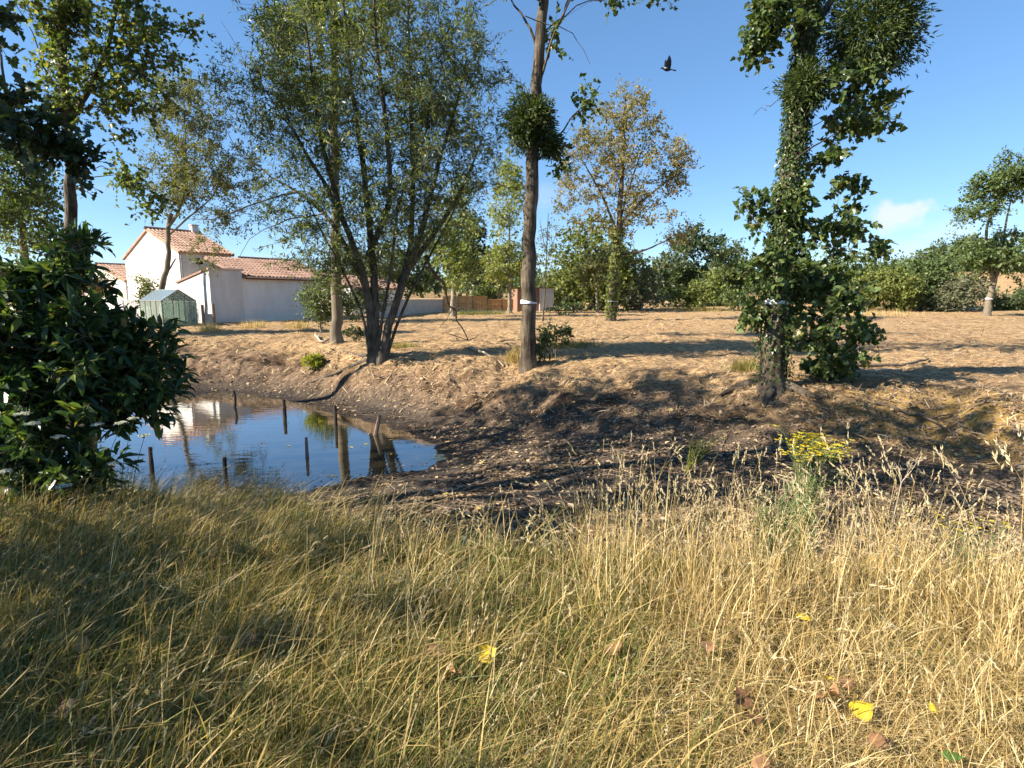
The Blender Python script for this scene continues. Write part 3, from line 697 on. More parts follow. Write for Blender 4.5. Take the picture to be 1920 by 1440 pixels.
# ---- S-curved tree beside the greenhouse
b = gp(288, 606); D = b[1]
tp = np.r_[[b + (0, 0, -.1)], px_path([(292, 575), (302, 545), (312, 510), (318, 470), (312, 430), (322, 400)], D)]
stems = [(tp, .19, .11), (px_path([(312, 430), (335, 400), (348, 350), (348, 270), (345, 190)], D), .10, .03), (px_path([(318, 440), (350, 410), (400, 370), (430, 300)], D), .06, .02), (px_path([(314, 510), (322, 498), (329, 485)], D), .055, .04)]
cl = np.concatenate([px_ell(350, 220, D, 75, 75, 110), px_ell(400, 330, D, 85, 75, 130), px_ell(330, 330, D, 60, 70, 60), px_ell(415, 410, D, 45, 35, 14), px_ell(350, 160, D, 45, 25, 10), px_ell(370, 470, D, 45, 30, 8)])
plant_tree('ash_tree', 'slender tree with an S-curved trunk beside the greenhouse', 'tree', b, stems, cl, .62, 8, 10, .125, 'oval', M['olive'], M['bark_olive'], lmax=.012, droop=.2, spread=.04)

# ---- turning tree out in the field
b = gp(1146, 601); D = b[1]
k = D / FPX
tp = np.r_[[b + (0, 0, -.1)], px_path([(1148, 560), (1153, 500), (1160, 430), (1166, 340), (1170, 250), (1172, 180)], D)]
stems = [(tp, .30, .05), (px_path([(1155, 470), (1162, 420), (1200, 380), (1250, 340), (1290, 300)], D), .12, .03), (px_path([(1157, 440), (1140, 390), (1110, 330), (1085, 290)], D), .10, .03), (px_path([(1156, 480), (1210, 470), (1260, 445), (1300, 440)], D), .08, .02), (px_path([(1160, 420), (1190, 320), (1215, 250)], D), .08, .02)]
cl = np.concatenate([px_ell(1170, 330, D, 115, 100, 110), px_ell(1175, 235, D, 65, 70, 55), px_ell(1080, 300, D, 45, 55, 22), px_ell(1260, 320, D, 40, 50, 22), px_ell(1160, 420, D, 110, 35, 22), px_ell(1280, 445, D, 40, 18, 8), px_ell(1055, 380, D, 20, 40, 8)])
plant_tree('cherry_tree', 'tall tree turning rusty brown standing alone in the mown field', 'tree', b, stems, cl, .85, 7, 9, .175, 'oval', M['rust'], M['bark_poplar'], lmax=.012, droop=.05, upb=.5, spread=.05, band=(trunk_at(tp, b[2] + 1.25), .29), sides=10, up=.9)
# ivy on its trunk is part of the look
def ivy(name, label, path, r_, z0, z1, n, size, lm, parent_group=None):
    z = rng.uniform(z0, z1, n); c = np.stack([np.interp(z, path[:, 2], path[:, k_]) for k_ in range(3)], 1)
    th = rng.uniform(0, 2 * np.pi, n); rad = r_(z) * rng.uniform(.95, 1.55, n)
    d = np.stack([np.cos(th), np.sin(th), np.zeros(n)], 1)
    pos = c + d * rad[:, None]
    a = nrmz(np.array((0, 0, -.7)) + rand_dirs(n) * .6 + d * .25); nn = nrmz(d + rand_dirs(n) * .45)
    base = c[np.argmin(z)]
    root = empty(name, base, label, 'climbing plant')
    m = MB(); add_leaves(m, pos, a, nn, size * rng.uniform(.6, 1.3, n), 'quad', rng.random(n) * .99); o = m.build('leaves', lm, root); o['kind'] = 'stuff'
    st = MB()
    for j in range(7):
        zz = np.linspace(z0, z1, 16); cc = np.stack([np.interp(zz, path[:, 2], path[:, k_]) for k_ in range(3)], 1); t_ = rng.uniform(0, 6.28) + np.cumsum(rng.normal(size=16) * .18)
        Pp = cc + np.stack([np.cos(t_), np.sin(t_), np.zeros(16)], 1) * (r_(zz) * 1.05)[:, None]; batch_tubes(st, Pp, np.linspace(.014, .005, 16), 4)
    st.build('stem', M['bark_willow'], root, smooth=True)
    return root
ivy('ivy', 'pale green ivy sheathing the lower trunk of the rusty field tree', tp, lambda z: .29 - .012 * z, b[2] + .3, b[2] + 6.0, 1500, .17, M['hedge_lime'])
ivy('ivy', 'dark ivy clothing the upper trunk of the large right-hand poplar', right_tp, lambda z: .24 - .014 * z, 2.2, 7.6, 7000, .068, M['ivy'])
ivy('ivy', 'thin ivy at the foot of the large right-hand poplar', right_tp, lambda z: .25 - .014 * z, right_b[2] + .1, 2.2, 1100, .07, M['ivy'])

# ---- mistletoe balls
def mistletoe(label, c, rad, n, kk=.07):
    c = np.asarray(c, float); root = empty('mistletoe', c, label, 'mistletoe', 'mistletoe balls in the poplars')
    d = rand_dirs(n); u = rng.uniform(.25, 1.0, n) ** .55 * (1 + .15 * rng.normal(size=n)).clip(.6, 1.25)
    lob = 1 + .22 * np.sin(d[:, 0] * 5 + c[0]) * np.sin(d[:, 2] * 4 + 1)
    pos = c + d * (u * lob * rad)[:, None]
    a = nrmz(d + rand_dirs(n) * .7 + np.array((0, 0, -.25))); nn = rand_dirs(n)
    m = MB()
    for q in range(2): add_leaves(m, pos + rng.normal(size=(n, 3)) * .03, nrmz(a + rand_dirs(n) * .6), rand_dirs(n), kk * 1.75 * rng.uniform(.6, 1.3, n), 'lance', rng.random(n) * .99)
    o = m.build('leaves', M['mistletoe'], root); o['kind'] = 'stuff'
    q = d[:140]; t = np.linspace(0, 1, 4)[None, :, None]
    P = c + q[:, None] * t * (rad * .95); P[:, 1:] += rng.normal(size=(140, 3, 3)) * rad * .07; P = P[:, :4] * 1.0
    s = MB(); batch_tubes(s, P, np.array((.010, .006, .004, .003))[None].repeat(140, 0), 3); s.build('stems', M['mistletoe'], root)['kind'] = 'stuff'
D = centre_tp[4][1]
mistletoe('large mistletoe ball wrapped round the trunk of the centre poplar', at(995, 232, D) + (0, -.12, 0), .60, 3000)
mistletoe('small mistletoe clump low on the right side of the centre poplar trunk', at(1032, 275, D) + (0, -.1, 0), .27, 600)
D = right_b[1]
mistletoe('huge dark mistletoe ball high in the right-hand poplar', at(1638, 60, D), .80, 5200, .06)
mistletoe('mistletoe hugging the trunk of the right-hand poplar', at(1500, 175, D) + (0, -.25, 0), .42, 1300, .06)
mistletoe('mistletoe at the top edge above the right-hand poplar fork', at(1450, 5, D), .30, 700, .06)
D = 20.0
mistletoe('bright mistletoe ball on a pale poplar limb above the willow', at(588, 5, D), .58, 1500)
mistletoe('mistletoe ball among the upper left willow leaves', at(530, 55, D), .75, 1900)
mistletoe('mistletoe ball right of the pale poplar stem', at(652, 60, D), .50, 1100)
D = 14.0
mistletoe('small mistletoe ball at the top of the left poplar', at(138, 25, D), .27, 500, .06)
mistletoe('yellowish mistletoe ball low in the left poplar', at(105, 205, D), .26, 500, .06)

# ---- laurel bush at the left and its neighbour outside the picture
def shrub(name, label, cat, base, blobs, leaf, lm, bm, size, ntwig, nleaf, rc, group=None, single=0, droop=.15, flat=.4, upb=.2, nst=5, lmax=.01, stem_r=.03, drop=0, twr=.004, spread=0):
    base = np.asarray(base, float); cl = np.concatenate(blobs); stems = []
    ct = cl.mean(0); ext = cl.std(0)
    for j in range(nst):
        tip = ct + rng.normal(size=3) * ext * .7; mid = (base + tip) / 2 + rng.normal(size=3) * .06 + (0, 0, .1)
        s0 = base + np.array((rng.normal() * .06, rng.normal() * .06, -.05)); stems.append((np.array([s0, mid, tip]), stem_r, stem_r * .3))
    return plant_tree(name, label, cat, base, stems, cl, rc, ntwig, nleaf, size, leaf, lm, bm, group=group, single=single, droop=droop, flat=flat, upb=upb, lmax=lmax, drop=drop, sides=6, twr=twr, spread=spread)

b = on(-3.75, 4.7)
shrub('laurel_bush', 'big dark glossy-leaved laurel bush at the left edge of the pond', 'bush', b,
      [px_ell(80, 640, 4.9, 140, 120, 80, 150), px_ell(200, 700, 4.9, 110, 110, 60, 120), px_ell(60, 800, 4.6, 120, 90, 46, 110), px_ell(225, 640, 5.0, 55, 60, 12, 60), px_ell(110, 520, 5.0, 80, 30, 12, 70), px_ell(-60, 640, 4.9, 120, 160, 50, 120), px_ell(270, 740, 4.9, 50, 40, 10), px_ell(165, 460, 5.0, 25, 25, 3, 30), px_ell(295, 660, 5.0, 18, 70, 5, 30), px_ell(120, 880, 4.4, 90, 40, 20, 60)],
      'laurel', M['laurel'], M['bark_olive'], .128, 4, 9, .22, single=300, droop=.12, flat=.5, upb=.35)
b = on(-4.3, 2.6)
shrub('laurel_bush', 'laurel bush just outside the left edge of the picture', 'bush', b, [ell((-4.6, 1.6, 1.2), (.9, 1.5, 1.2), 46), ell((-5.2, 2.4, 2.0), (1.0, 1.3, 1.2), 40), ell((-5.0, .4, 1.8), (.9, 1.3, 1.4), 22)], 'laurel', M['laurel'], M['bark_olive'], .15, 4, 8, .26, droop=.12, flat=.5, upb=.35)

b = on(-7.2, .4)
shrub('hazel_bush', 'tall hazel outside the left edge that shades the near grass', 'bush', b, [ell((-7.2, .5, 3.4), (1.3, 1.9, 1.5), 24), ell((-7.4, 1.6, 4.8), (1.2, 1.6, 1.1), 9)], 'oval', M['hedge'], M['bark_olive'], .10, 6, 8, .34, stem_r=.05)

# ---- dark oak overhanging from the left
b = on(-7.6, 5.6)
tp = np.array([b + (0, 0, -.2), b + (.1, 0, 1.5), b + (.2, .1, 3.2), b + (.1, .1, 5), b + (0, .2, 7.5), b + (-.2, 0, 9.8)])
cl = np.concatenate([px_ell(-5, 200, 5.2, 40, 80, 12, 90), px_ell(90, 250, 5.2, 50, 30, 9, 50), px_ell(150, 300, 5.2, 18, 25, 3, 20), px_ell(-10, 30, 5.2, 20, 25, 3), ell((-8.0, 5.0, 4.9), (1.6, 2.4, 1.4), 60), ell((-8.4, 5.0, 7.0), (2.2, 3.2, 1.9), 105), ell((-8.2, 5.0, 9.6), (2.2, 3.2, 1.8), 135)])
plant_tree('oak_tree', 'dark oak whose boughs hang in from the left edge', 'tree', b, [(tp, .22, .07), (np.array([b + (.1, 0, 2.2), b + (1.2, -.1, 2.9), b + (2.4, -.3, 3.4), b + (3.2, -.35, 3.3)]), .07, .02)], cl, .24, 6, 8, .10, 'lobed', M['oak'], M['bark_willow'], lmax=.012, single=200, droop=.35)

# ---- a poplar that stands outside the picture at the left and shades the bank
b = on(-12.5, 7.4)
tp = np.array([b + (0, 0, -.2), b + (.1, 0, 3), b + (.2, .1, 6), b + (.1, .1, 9.5), b + (0, .2, 12)])
plant_tree('poplar_tree', 'poplar just outside the left edge whose shade dapples the bank', 'tree', b, [(tp, .2, .05)], np.concatenate([ell((-12.4, 7.4, 8.6), (2.2, 2.6, 3.0), 150), ell((-11.9, 7.0, 5.0), (1.6, 2.0, 1.2), 34)]), .55, 7, 8, .10, 'poplar', M['poplar'], M['bark_poplar'], group='tall poplars round the pond', lmax=.012)

b = on(-9.8, 3.4)
tp = np.array([b + (0, 0, -.2), b + (-.1, 0, 3), b + (.1, .1, 6), b + (.1, .1, 9), b + (0, .2, 11.2)])
plant_tree('ash_tree', 'tall ash outside the left edge whose shade falls on the pond bed', 'tree', b, [(tp, .2, .05)], ell((-9.7, 3.5, 9.6), (2.3, 2.8, 1.9), 44), .55, 7, 8, .11, 'oval', M['olive'], M['bark_olive'], lmax=.012)

# ---- trees and shrubs beyond
def bg_tree(name, label, px, py, D, blobs, leaf, lm, size, rc, ntwig=7, nleaf=9, bm=None, tr=.16, top=None, drop=0, group=None, flat=.4, spread=.1, base=None, extra_stems=()):
    b = on(at(px, 560, D)[0], D) if base is None else np.asarray(base)
    cl = np.concatenate([px_ell(x, y, D, rx, ry, n, bias=.4) for x, y, rx, ry, n in blobs])
    tx, ty = top if top else (blobs[0][0], blobs[0][1])
    tp = np.array([b + (0, 0, -.1), (b * 2 + at(tx, ty, D)) / 3 + rng.normal(size=3) * .08, at(tx, ty, D)])
    return plant_tree(name, label, 'tree' if 'tree' in name else 'bush', b, [(tp, tr, tr * .3)] + [(px_path(p, D), a_, a_ * .4) for p, a_ in extra_stems], cl, rc, ntwig, nleaf, size, leaf, lm, bm or M['bark_pale'], group=group, flat=flat, drop=drop, spread=spread, twr=.006, sides=7, lmax=.012)

bg_tree('poplar_tree', 'young yellow-green poplar in front of the left end of the wooden fence', 848, 590, 44, [(850, 440, 45, 85, 60), (855, 500, 35, 40, 22), (830, 470, 28, 45, 14), (862, 370, 20, 40, 12)], 'quad', M['young'], .22, 1.0, tr=.22)
bg_tree('poplar_tree', 'pale slim poplar in front of the right half of the wooden fence', 956, 580, 52, [(955, 400, 34, 85, 50), (935, 490, 34, 45, 28), (960, 330, 22, 40, 14), (970, 500, 22, 40, 12)], 'quad', M['young'], .24, 1.15, tr=.2)
bg_tree('oak_tree', 'dark dense tree behind the fence between two pale poplars', 885, 570, 66, [(885, 455, 34, 55, 50), (900, 520, 40, 30, 26), (870, 500, 30, 40, 16)], 'quad', M['oak'], .36, 1.5, tr=.4)
bg_tree('maple_tree', 'mid-green tree behind the wooden fence beside the shed', 940, 570, 74, [(935, 505, 50, 40, 40), (980, 500, 30, 40, 20), (905, 530, 30, 25, 12)], 'quad', M['hedge'], .38, 1.6, tr=.3)
bg_tree('maple_tree', 'large round yellow-green tree right of the grey shed', 1110, 580, 61, [(1110, 490, 80, 80, 120), (1060, 530, 40, 50, 34), (1160, 510, 55, 65, 46), (1110, 560, 70, 22, 22)], 'quad', M['hedge_lime'], .36, 1.6, tr=.35)
bg_tree('poplar_tree', 'small forked tree with a pale stem at the field edge', 1121, 585, 53, [(1118, 500, 24, 40, 20), (1135, 490, 20, 30, 10), (1100, 510, 14, 25, 6)], 'quad', M['olive'], .22, .8, tr=.14)
bg_tree('willow_tree', 'thin grey leafless sapling in front of the grey shed', 1018, 585, 36, [(1020, 470, 16, 50, 8), (1030, 430, 14, 25, 4)], 'quad', M['olive'], .14, .7, ntwig=7, nleaf=4, tr=.055, top=(1028, 400), bm=M['bark_poplar'], extra_stems=(([(1020, 540), (1012, 500), (1004, 470)], .03), ([(1023, 500), (1036, 460), (1044, 430)], .03), ([(1024, 470), (1016, 440), (1012, 410)], .025)))
bg_tree('hornbeam_bush', 'greyish tangled bush right of the rusty field tree', 1200, 580, 60, [(1205, 535, 45, 45, 50), (1180, 560, 30, 20, 14)], 'quad', M['hedge_grey'], .30, 1.2, tr=.12)
bg_tree('oak_tree', 'broad dark green tree in the hedge left of the right-hand poplar', 1310, 580, 72, [(1310, 505, 82, 65, 130), (1370, 520, 45, 55, 50), (1250, 540, 40, 40, 34), (1290, 460, 40, 25, 20)], 'quad', M['hedge_dark'], .42, 1.8, tr=.45)
bg_tree('elder_bush', 'light green pointed bush at the foot of the dark hedge tree', 1315, 582, 60, [(1320, 550, 40, 28, 34), (1345, 530, 18, 40, 14), (1280, 560, 28, 18, 14)], 'quad', M['hedge_lime'], .28, 1.0, tr=.1)
bg_tree('elder_bush', 'low bluish-green bush at the field edge near the right-hand poplar', 1375, 584, 57, [(1372, 562, 30, 20, 22)], 'quad', M['hedge'], .26, .9, tr=.08)
bg_tree('hornbeam_tree', 'rounded green tree directly behind the right-hand poplar', 1590, 585, 70, [(1600, 520, 60, 45, 70), (1540, 520, 50, 55, 46), (1470, 520, 60, 60, 50)], 'quad', M['hedge'], .40, 1.6, tr=.35)
bg_tree('bramble_bush', 'bright green bush at the field edge right of the right-hand poplar', 1660, 588, 56, [(1655, 545, 58, 40, 80), (1615, 555, 32, 32, 28)], 'quad', M['hedge_lime'], .28, 1.0, tr=.1)
bg_tree('hawthorn_bush', 'olive bush in the middle of the right-hand hedge', 1725, 590, 58, [(1725, 540, 55, 50, 95), (1700, 575, 40, 15, 20), (1735, 500, 40, 24, 24)], 'quad', M['robinia'], .30, 1.1, tr=.1)
bg_tree('willow_bush', 'grey-green bush left of the leaning field-edge tree', 1780, 590, 55, [(1775, 560, 45, 30, 56), (1815, 545, 34, 34, 34)], 'quad', M['hedge_grey'], .26, .95, tr=.09)
bg_tree('bramble_bush', 'dark low bush behind the foot of the leaning tree', 1880, 592, 56, [(1885, 565, 38, 26, 40), (1925, 560, 34, 30, 30)], 'quad', M['hedge_dark'], .26, .95, tr=.09)
hb = at(1800, 520, 82); 
bg_tree('hawthorn_bush', 'wind-shaped dark bush on the brown hill at the right', 1800, 520, 82, [(1800, 480, 60, 34, 80), (1860, 475, 60, 30, 60), (1760, 500, 25, 20, 16)], 'quad', M['hedge_dark'], .40, 1.5, tr=.3)
bg_tree('hawthorn_bush', 'green scrub on the hill behind the right-hand hedge', 1720, 520, 80, [(1715, 510, 50, 25, 46), (1670, 515, 30, 22, 22)], 'quad', M['hedge'], .40, 1.5, tr=.2)
b = gp(1850, 592); D = b[1]
tp = np.r_[[b + (0, 0, -.1)], px_path([(1855, 560), (1866, 520), (1880, 480), (1905, 430)], D)]
plant_tree('robinia_tree', 'leaning feathery-leaved tree at the right end of the field', 'tree', b, [(tp, .27, .10), (px_path([(1862, 530), (1850, 480), (1848, 430), (1868, 380), (1890, 340)], D), .15, .05), (px_path([(1880, 480), (1885, 420), (1895, 380)], D), .12, .04)],
           np.concatenate([px_ell(1880, 350, D, 55, 40, 64), px_ell(1830, 400, D, 38, 14, 18), px_ell(1920, 330, D, 50, 45, 44), px_ell(1870, 470, D, 65, 35, 60), px_ell(1830, 490, D, 35, 25, 16), px_ell(1910, 500, D, 40, 30, 20)]), .9, 7, 9, .24, 'quad', M['robinia'], M['bark_olive'], lmax=.012, spread=.06, flat=.65, band=(trunk_at(tp, b[2] + 1.3), .265))
bg_tree('oak_tree', 'green tree at the left edge behind the overhanging oak boughs', 30, 560, 24, [(40, 370, 75, 70, 60), (20, 300, 60, 40, 30), (60, 450, 80, 40, 36)], 'quad', M['hedge'], .16, .75, tr=.25, ntwig=8)
bg_tree('photinia_bush', 'rusty red bush behind the laurel beside the low house', 170, 560, 34, [(170, 530, 35, 25, 40)], 'quad', M['rust'], .14, .6, tr=.06)
bg_tree('bamboo_bush', 'small yellow-green bush between the low house and the greenhouse', 278, 560, 35, [(276, 545, 18, 28, 26)], 'quad', M['hedge_lime'], .13, .5, tr=.05)
bg_tree('hawthorn_bush', 'green bush at the right end of the white garage wall', 600, 600, 26, [(600, 560, 28, 38, 44), (640, 570, 30, 26, 26)], 'quad', M['hedge'], .12, .55, tr=.06)
bg_tree('hazel_bush', 'dark bush in front of the low grey wall behind the willow', 690, 590, 36, [(690, 560, 40, 28, 36)], 'quad', M['hedge_dark'], .16, .7, tr=.06)
bg_tree('hazel_bush', 'yellow-green bush showing above the wooden fence', 905, 570, 62, [(908, 550, 26, 14, 24)], 'quad', M['hedge_lime'], .26, .9, tr=.08)
bg_tree('maple_tree', 'dark tree crown behind the house seen through the willow', 690, 540, 58, [(700, 500, 90, 40, 60), (790, 505, 60, 45, 46)], 'quad', M['hedge_dark'], .34, 1.4, tr=.3)

# far wood on the horizon: one mass
m = MB(); n = 26000
th = rng.uniform(R(-62), R(62), n); dist = rng.uniform(240, 420, n); x = np.sin(th) * dist; y = np.cos(th) * dist
zt = H(x, y); hgt = 5 + 9 * (vnoise(x * .03, y * .03, 5) + .5) + 3 * vnoise(x * .12, y * .12, 6)
pos = np.stack([x, y, zt + hgt * rng.uniform(.05, 1, n) ** .6], 1)
add_leaves(m, pos, rand_dirs(n), nrmz(rand_dirs(n) + (0, 0, .6)), rng.uniform(1.6, 3.4, n), 'quad', rng.random(n) * .99)
o = m.build('distant_wood', M['hedge_dark']); tag(o, 'far-off wooded skyline beyond the field', 'wood', None, 'stuff')

# ------------------------------------------------------------------ houses
HA = np.array((-17.8, 34.0)); HU = np.array((.622, .783)); HB = np.array((-.783, .622))
def fr_at(org):
    org = np.asarray(org)
    def f(V):
        V = np.asarray(V, float); xy = org + V[:, :1] * HU + V[:, 1:2] * HB
        return np.c_[xy, V[:, 2]]
    return f

def tiled_roof(root, fr, e0, e1, r0, mat, width=.24, name='tile_row', courses=7, rad=.085):
    """rows of half-round tiles from the eave up to the ridge; e0-e1 the eave, r0 the ridge above e0 (frame coordinates)"""
    e0, e1, r0 = [np.asarray(v, float) for v in (e0, e1, r0)]
    W = fr(np.array([e0, e1, r0])); up = W[2] - W[0]; al = W[1] - W[0]; n = int(np.linalg.norm(al) / width); L = np.linalg.norm(up)
    u = up / L; s = al / np.linalg.norm(al); nn = np.cross(s, u); nn = nn if nn[2] > 0 else -nn
    # the roof board the tiles lie on
    t = .05; sl = MB(); c = [W[0], W[1], W[1] + up, W[0] + up]
    hexa(sl, np.array([p - nn * .16 for p in c] + [p - nn * .01 for p in c])); sl.build('roof_deck', mat, root)
    m = MB(); A = np.linspace(0, np.pi, 6)
    for k in range(courses):
        b0 = W[0] + u * (L * k / courses - (.03 if k else .08)) + nn * .012; b1 = W[0] + u * (L * (k + 1) / courses)
        ring0 = b0 + np.outer(np.cos(A) * rad * 1.08, s) + np.outer(np.sin(A) * rad * 1.0, nn); ring1 = b1 + np.outer(np.cos(A) * rad * .9, s) + np.outer(np.sin(A) * rad * .78, nn)
        m.add(np.r_[ring0, ring1], {4: [(i, i + 1, i + 7, i + 6) for i in range(5)], 6: [(0, 1, 2, 3, 4, 5)]})
    me = m.mesh(name, root.location, smooth=False); me.materials.append(mat)
    for i in range(n):
        o = bpy.data.objects.new(name, me); scene.collection.objects.link(o); o.parent = root
        o.location = tuple(al / n * (i + .5) + nn * rng.normal() * .006)
    return u, s, nn

def window_part(root, fr, u0, u1, z0, z1, b=0.0, outward=-1):
    m = MB(); w_ = .05; o_ = b + outward * .012; i_ = b - outward * .10
    lo, hi = min(o_, i_), max(o_, i_)
    box(m, (u0, lo, z0), (u0 + w_, hi, z1), fr); box(m, (u1 - w_, lo, z0), (u1, hi, z1), fr); box(m, (u0 + w_, lo, z0), (u1 - w_, hi, z0 + w_), fr); box(m, (u0 + w_, lo, z1 - w_), (u1 - w_, hi, z1), fr)
    w = m.build('window', M['frame_white'], root)
    g = MB(); box(g, (u0 + w_, b + .03, z0 + w_), (u1 - w_, b + .045, z1 - w_), fr); g.build('pane', M['window_glass'], w, base=tuple(root.location))
    s = MB(); box(s, (u0 - .05, b - .07, z0 - .05), (u1 + .05, b - .004, z0 - .004), fr); s.build('sill', M['frame_white'], w, base=tuple(root.location))

hz = float(H(*HA)[0])
house = empty('house', (*HA, hz), 'white two-storey house with terracotta roofs and a low garage wing', 'house')
fr = fr_at(HA); Z0 = hz - .3
# garage wing: walls
m = MB(); V = fr(np.array([(0, 0, Z0), (1.95, 0, Z0), (1.95, 4.5, Z0), (0, 4.5, Z0), (0, 0, 3.30), (1.95, 0, 3.30), (1.95, 4.5, 2.58), (0, 4.5, 2.58)])); hexa(m, V); m.build('garage_wall', M['render_white'], house)
m = MB(); V = fr(np.array([(1.953, .003, Z0), (6.1, .003, Z0), (6.1, 9.9, Z0), (1.953, 9.9, Z0), (1.953, .003, 2.86), (6.1, .003, 2.86), (6.1, 9.9, 2.86), (1.953, 9.9, 2.86)])); hexa(m, V)
V = fr(np.array([(6.10, 1.6, Z0), (8.4, 1.6, Z0), (8.4, 9.9, Z0), (6.10, 9.9, Z0), (6.10, 1.6, 2.86), (8.4, 1.6, 2.86), (8.4, 9.9, 2.86), (6.10, 9.9, 2.86)])); hexa(m, V)
m.build('wing_wall', M['render_white'], house)
# parapet cap, verge, fascia
m = MB(); hexa(m, fr(np.array([(-.06, -.07, 3.305), (2.06, -.07, 3.305), (2.06, .16, 3.305), (-.06, .16, 3.305), (-.06, -.07, 3.42), (2.06, -.07, 3.42), (2.06, .16, 3.42), (-.06, .16, 3.42)]))); m.build('coping', M['mortar'], house)
m = MB(); hexa(m, fr(np.array([(-.09, .17, 3.29), (.14, .17, 3.29), (.14, 4.6, 2.58), (-.09, 4.6, 2.58), (-.09, .17, 3.40), (.14, .17, 3.40), (.14, 4.6, 2.69), (-.09, 4.6, 2.69)]))); m.build('verge', M['tile'], house)
tiled_roof(house, fr, (.16, 4.6, 2.62), (1.93, 4.6, 2.62), (.16, .2, 3.33), M['tile'], courses=5)
tiled_roof(house, fr, (1.97, -.25, 2.98), (8.6, -.25, 2.98), (1.97, 5.0, 4.40), M['tile_brown'], courses=8)
tiled_roof(house, fr, (4.4, 10.2, 2.98), (8.6, 10.2, 2.98), (4.4, 5.02, 4.40), M['tile_brown'], courses=4)
m = MB(); box(m, (2.08, -.28, 2.80), (8.6, -.255, 2.95), fr); m.build('fascia', M['fascia'], house)
m = MB(); box(m, (2.08, -.40, 2.88), (8.6, -.285, 2.97), fr); m.build('gutter', M['mortar'], house)
m = MB(); P = fr(np.array([(u_, 5.01, 4.44) for u_ in np.linspace(4.3, 8.6, 12)])); batch_tubes(m, P, np.full(12, .12), 8); m.build('ridge', M['tile_brown'], house, smooth=True)
# tower
U0, U1, B0, B1, ZE, ZR = .82, 4.27, 6.0, 15.7, 4.62, 6.38
m = MB(); wu0, wu1, wz0, wz1 = U0 + .98, U0 + 1.58, 3.88, 4.42
for lo, hi in (((U0, B0, Z0), (wu0, B0 + .25, ZE)), ((wu1, B0, Z0), (U1, B0 + .25, ZE)), ((wu0, B0, Z0), (wu1, B0 + .25, wz0)), ((wu0, B0, wz1), (wu1, B0 + .25, ZE))): box(m, lo, hi, fr)
box(m, (wu0, B0 + .20, wz0), (wu1, B0 + .25, wz1), fr)
for uu in (U0, U1 - .25):
    bm0, bm1 = B0 + .25, B1; mid = (B0 + B1) / 2
    Pa = [(uu, bm0, Z0), (uu, bm1, Z0), (uu, bm1, ZE), (uu, mid, ZR), (uu, bm0, ZE + .09)]; Pb = [(uu + .25, *p[1:]) for p in Pa]
    Vv = fr(np.array(Pa + Pb)); m.add(Vv, {5: [(0, 1, 2, 3, 4), (9, 8, 7, 6, 5)], 4: [(0, 5, 6, 1), (1, 6, 7, 2), (2, 7, 8, 3), (3, 8, 9, 4), (4, 9, 5, 0)]})
box(m, (U0 + .25, B1 - .25, Z0), (U1 - .25, B1 - .003, ZE), fr)
m.build('tower_wall', M['render_white'], house)
window_part(house, fr, wu0, wu1, wz0, wz1, B0)
mid = (B0 + B1) / 2
tiled_roof(house, fr, (U0 - .12, B0 - .28, ZE + .08), (U1 + .12, B0 - .28, ZE + .08), (U0 - .12, mid, ZR + .15), M['tile'], courses=8)
tiled_roof(house, fr, (U0 - .12, B1 + .28, ZE + .08), (U1 + .12, B1 + .28, ZE + .08), (U0 - .12, mid + .02, ZR + .15), M['tile'], courses=6)
m = MB(); P = fr(np.array([(u_, mid, ZR + .19) for u_ in np.linspace(U0 - .15, U1 + .15, 8)])); batch_tubes(m, P, np.full(8, .12), 8); m.build('ridge', M['tile'], house, smooth=True)
m = MB(); box(m, (U1 - .55, mid - .3, ZR - .2), (U1 - .1, mid + .15, ZR + .62), fr); ch = m.build('chimney', M['render_white'], house)
m = MB(); box(m, (U1 - .60, mid - .35, ZR + .625), (U1 - .05, mid + .20, ZR + .70), fr); m.build('chimney_cap', M['mortar'], ch, base=tuple(house.location))
m = MB(); P = fr(np.array([(U0 + .12, B0 - .06, z_) for z_ in np.linspace(2.4, ZE, 6)])); batch_tubes(m, P, np.full(6, .045), 8); m.build('downpipe', M['zinc'], house, smooth=True)

# low house at the left
lo_org = np.array((-30.8, 46.0)); lz = float(H(*lo_org)[0]); fr2 = fr_at(lo_org)
h2 = empty('house', (*lo_org, lz), 'low white bungalow with an orange tiled roof left of the two-storey house', 'house')
m = MB(); hexa(m, fr2(np.array([(0, 0, lz - .3), (3.6, 0, lz - .3), (3.6, 11.6, lz - .3), (0, 11.6, lz - .3), (0, 0, 3.0), (3.6, 0, 3.0), (3.6, 11.6, 3.0), (0, 11.6, 3.0)])))
m.add(fr2(np.array([(0.002, 0, 3.0), (.002, 11.6, 3.0), (.002, 5.8, 4.42), (.25, 0, 3.0), (.25, 11.6, 3.0), (.25, 5.8, 4.42)])), {3: [(0, 1, 2), (5, 4, 3)], 4: [(0, 3, 4, 1), (1, 4, 5, 2), (2, 5, 3, 0)]})
m.build('wall', M['render_white'], h2)
tiled_roof(h2, fr2, (-.15, -.3, 3.05), (3.75, -.3, 3.05), (-.15, 5.8, 4.55), M['tile'], courses=7)
tiled_roof(h2, fr2, (-.15, 11.9, 3.05), (3.75, 11.9, 3.05), (-.15, 5.82, 4.55), M['tile'], courses=4)
m = MB(); P = fr2(np.array([(u_, 5.81, 4.58) for u_ in np.linspace(-.2, 3.8, 8)])); batch_tubes(m, P, np.full(8, .12), 8); m.build('ridge', M['tile'], h2, smooth=True)
m = MB(); box(m, (1.2, -.012, 1.5), (2.2, -.004, 2.5), fr2); box(m, (1.2, -.05, 1.44), (2.2, -.004, 1.495), fr2); wn_ = m.build('window', M['window_glass'], h2)

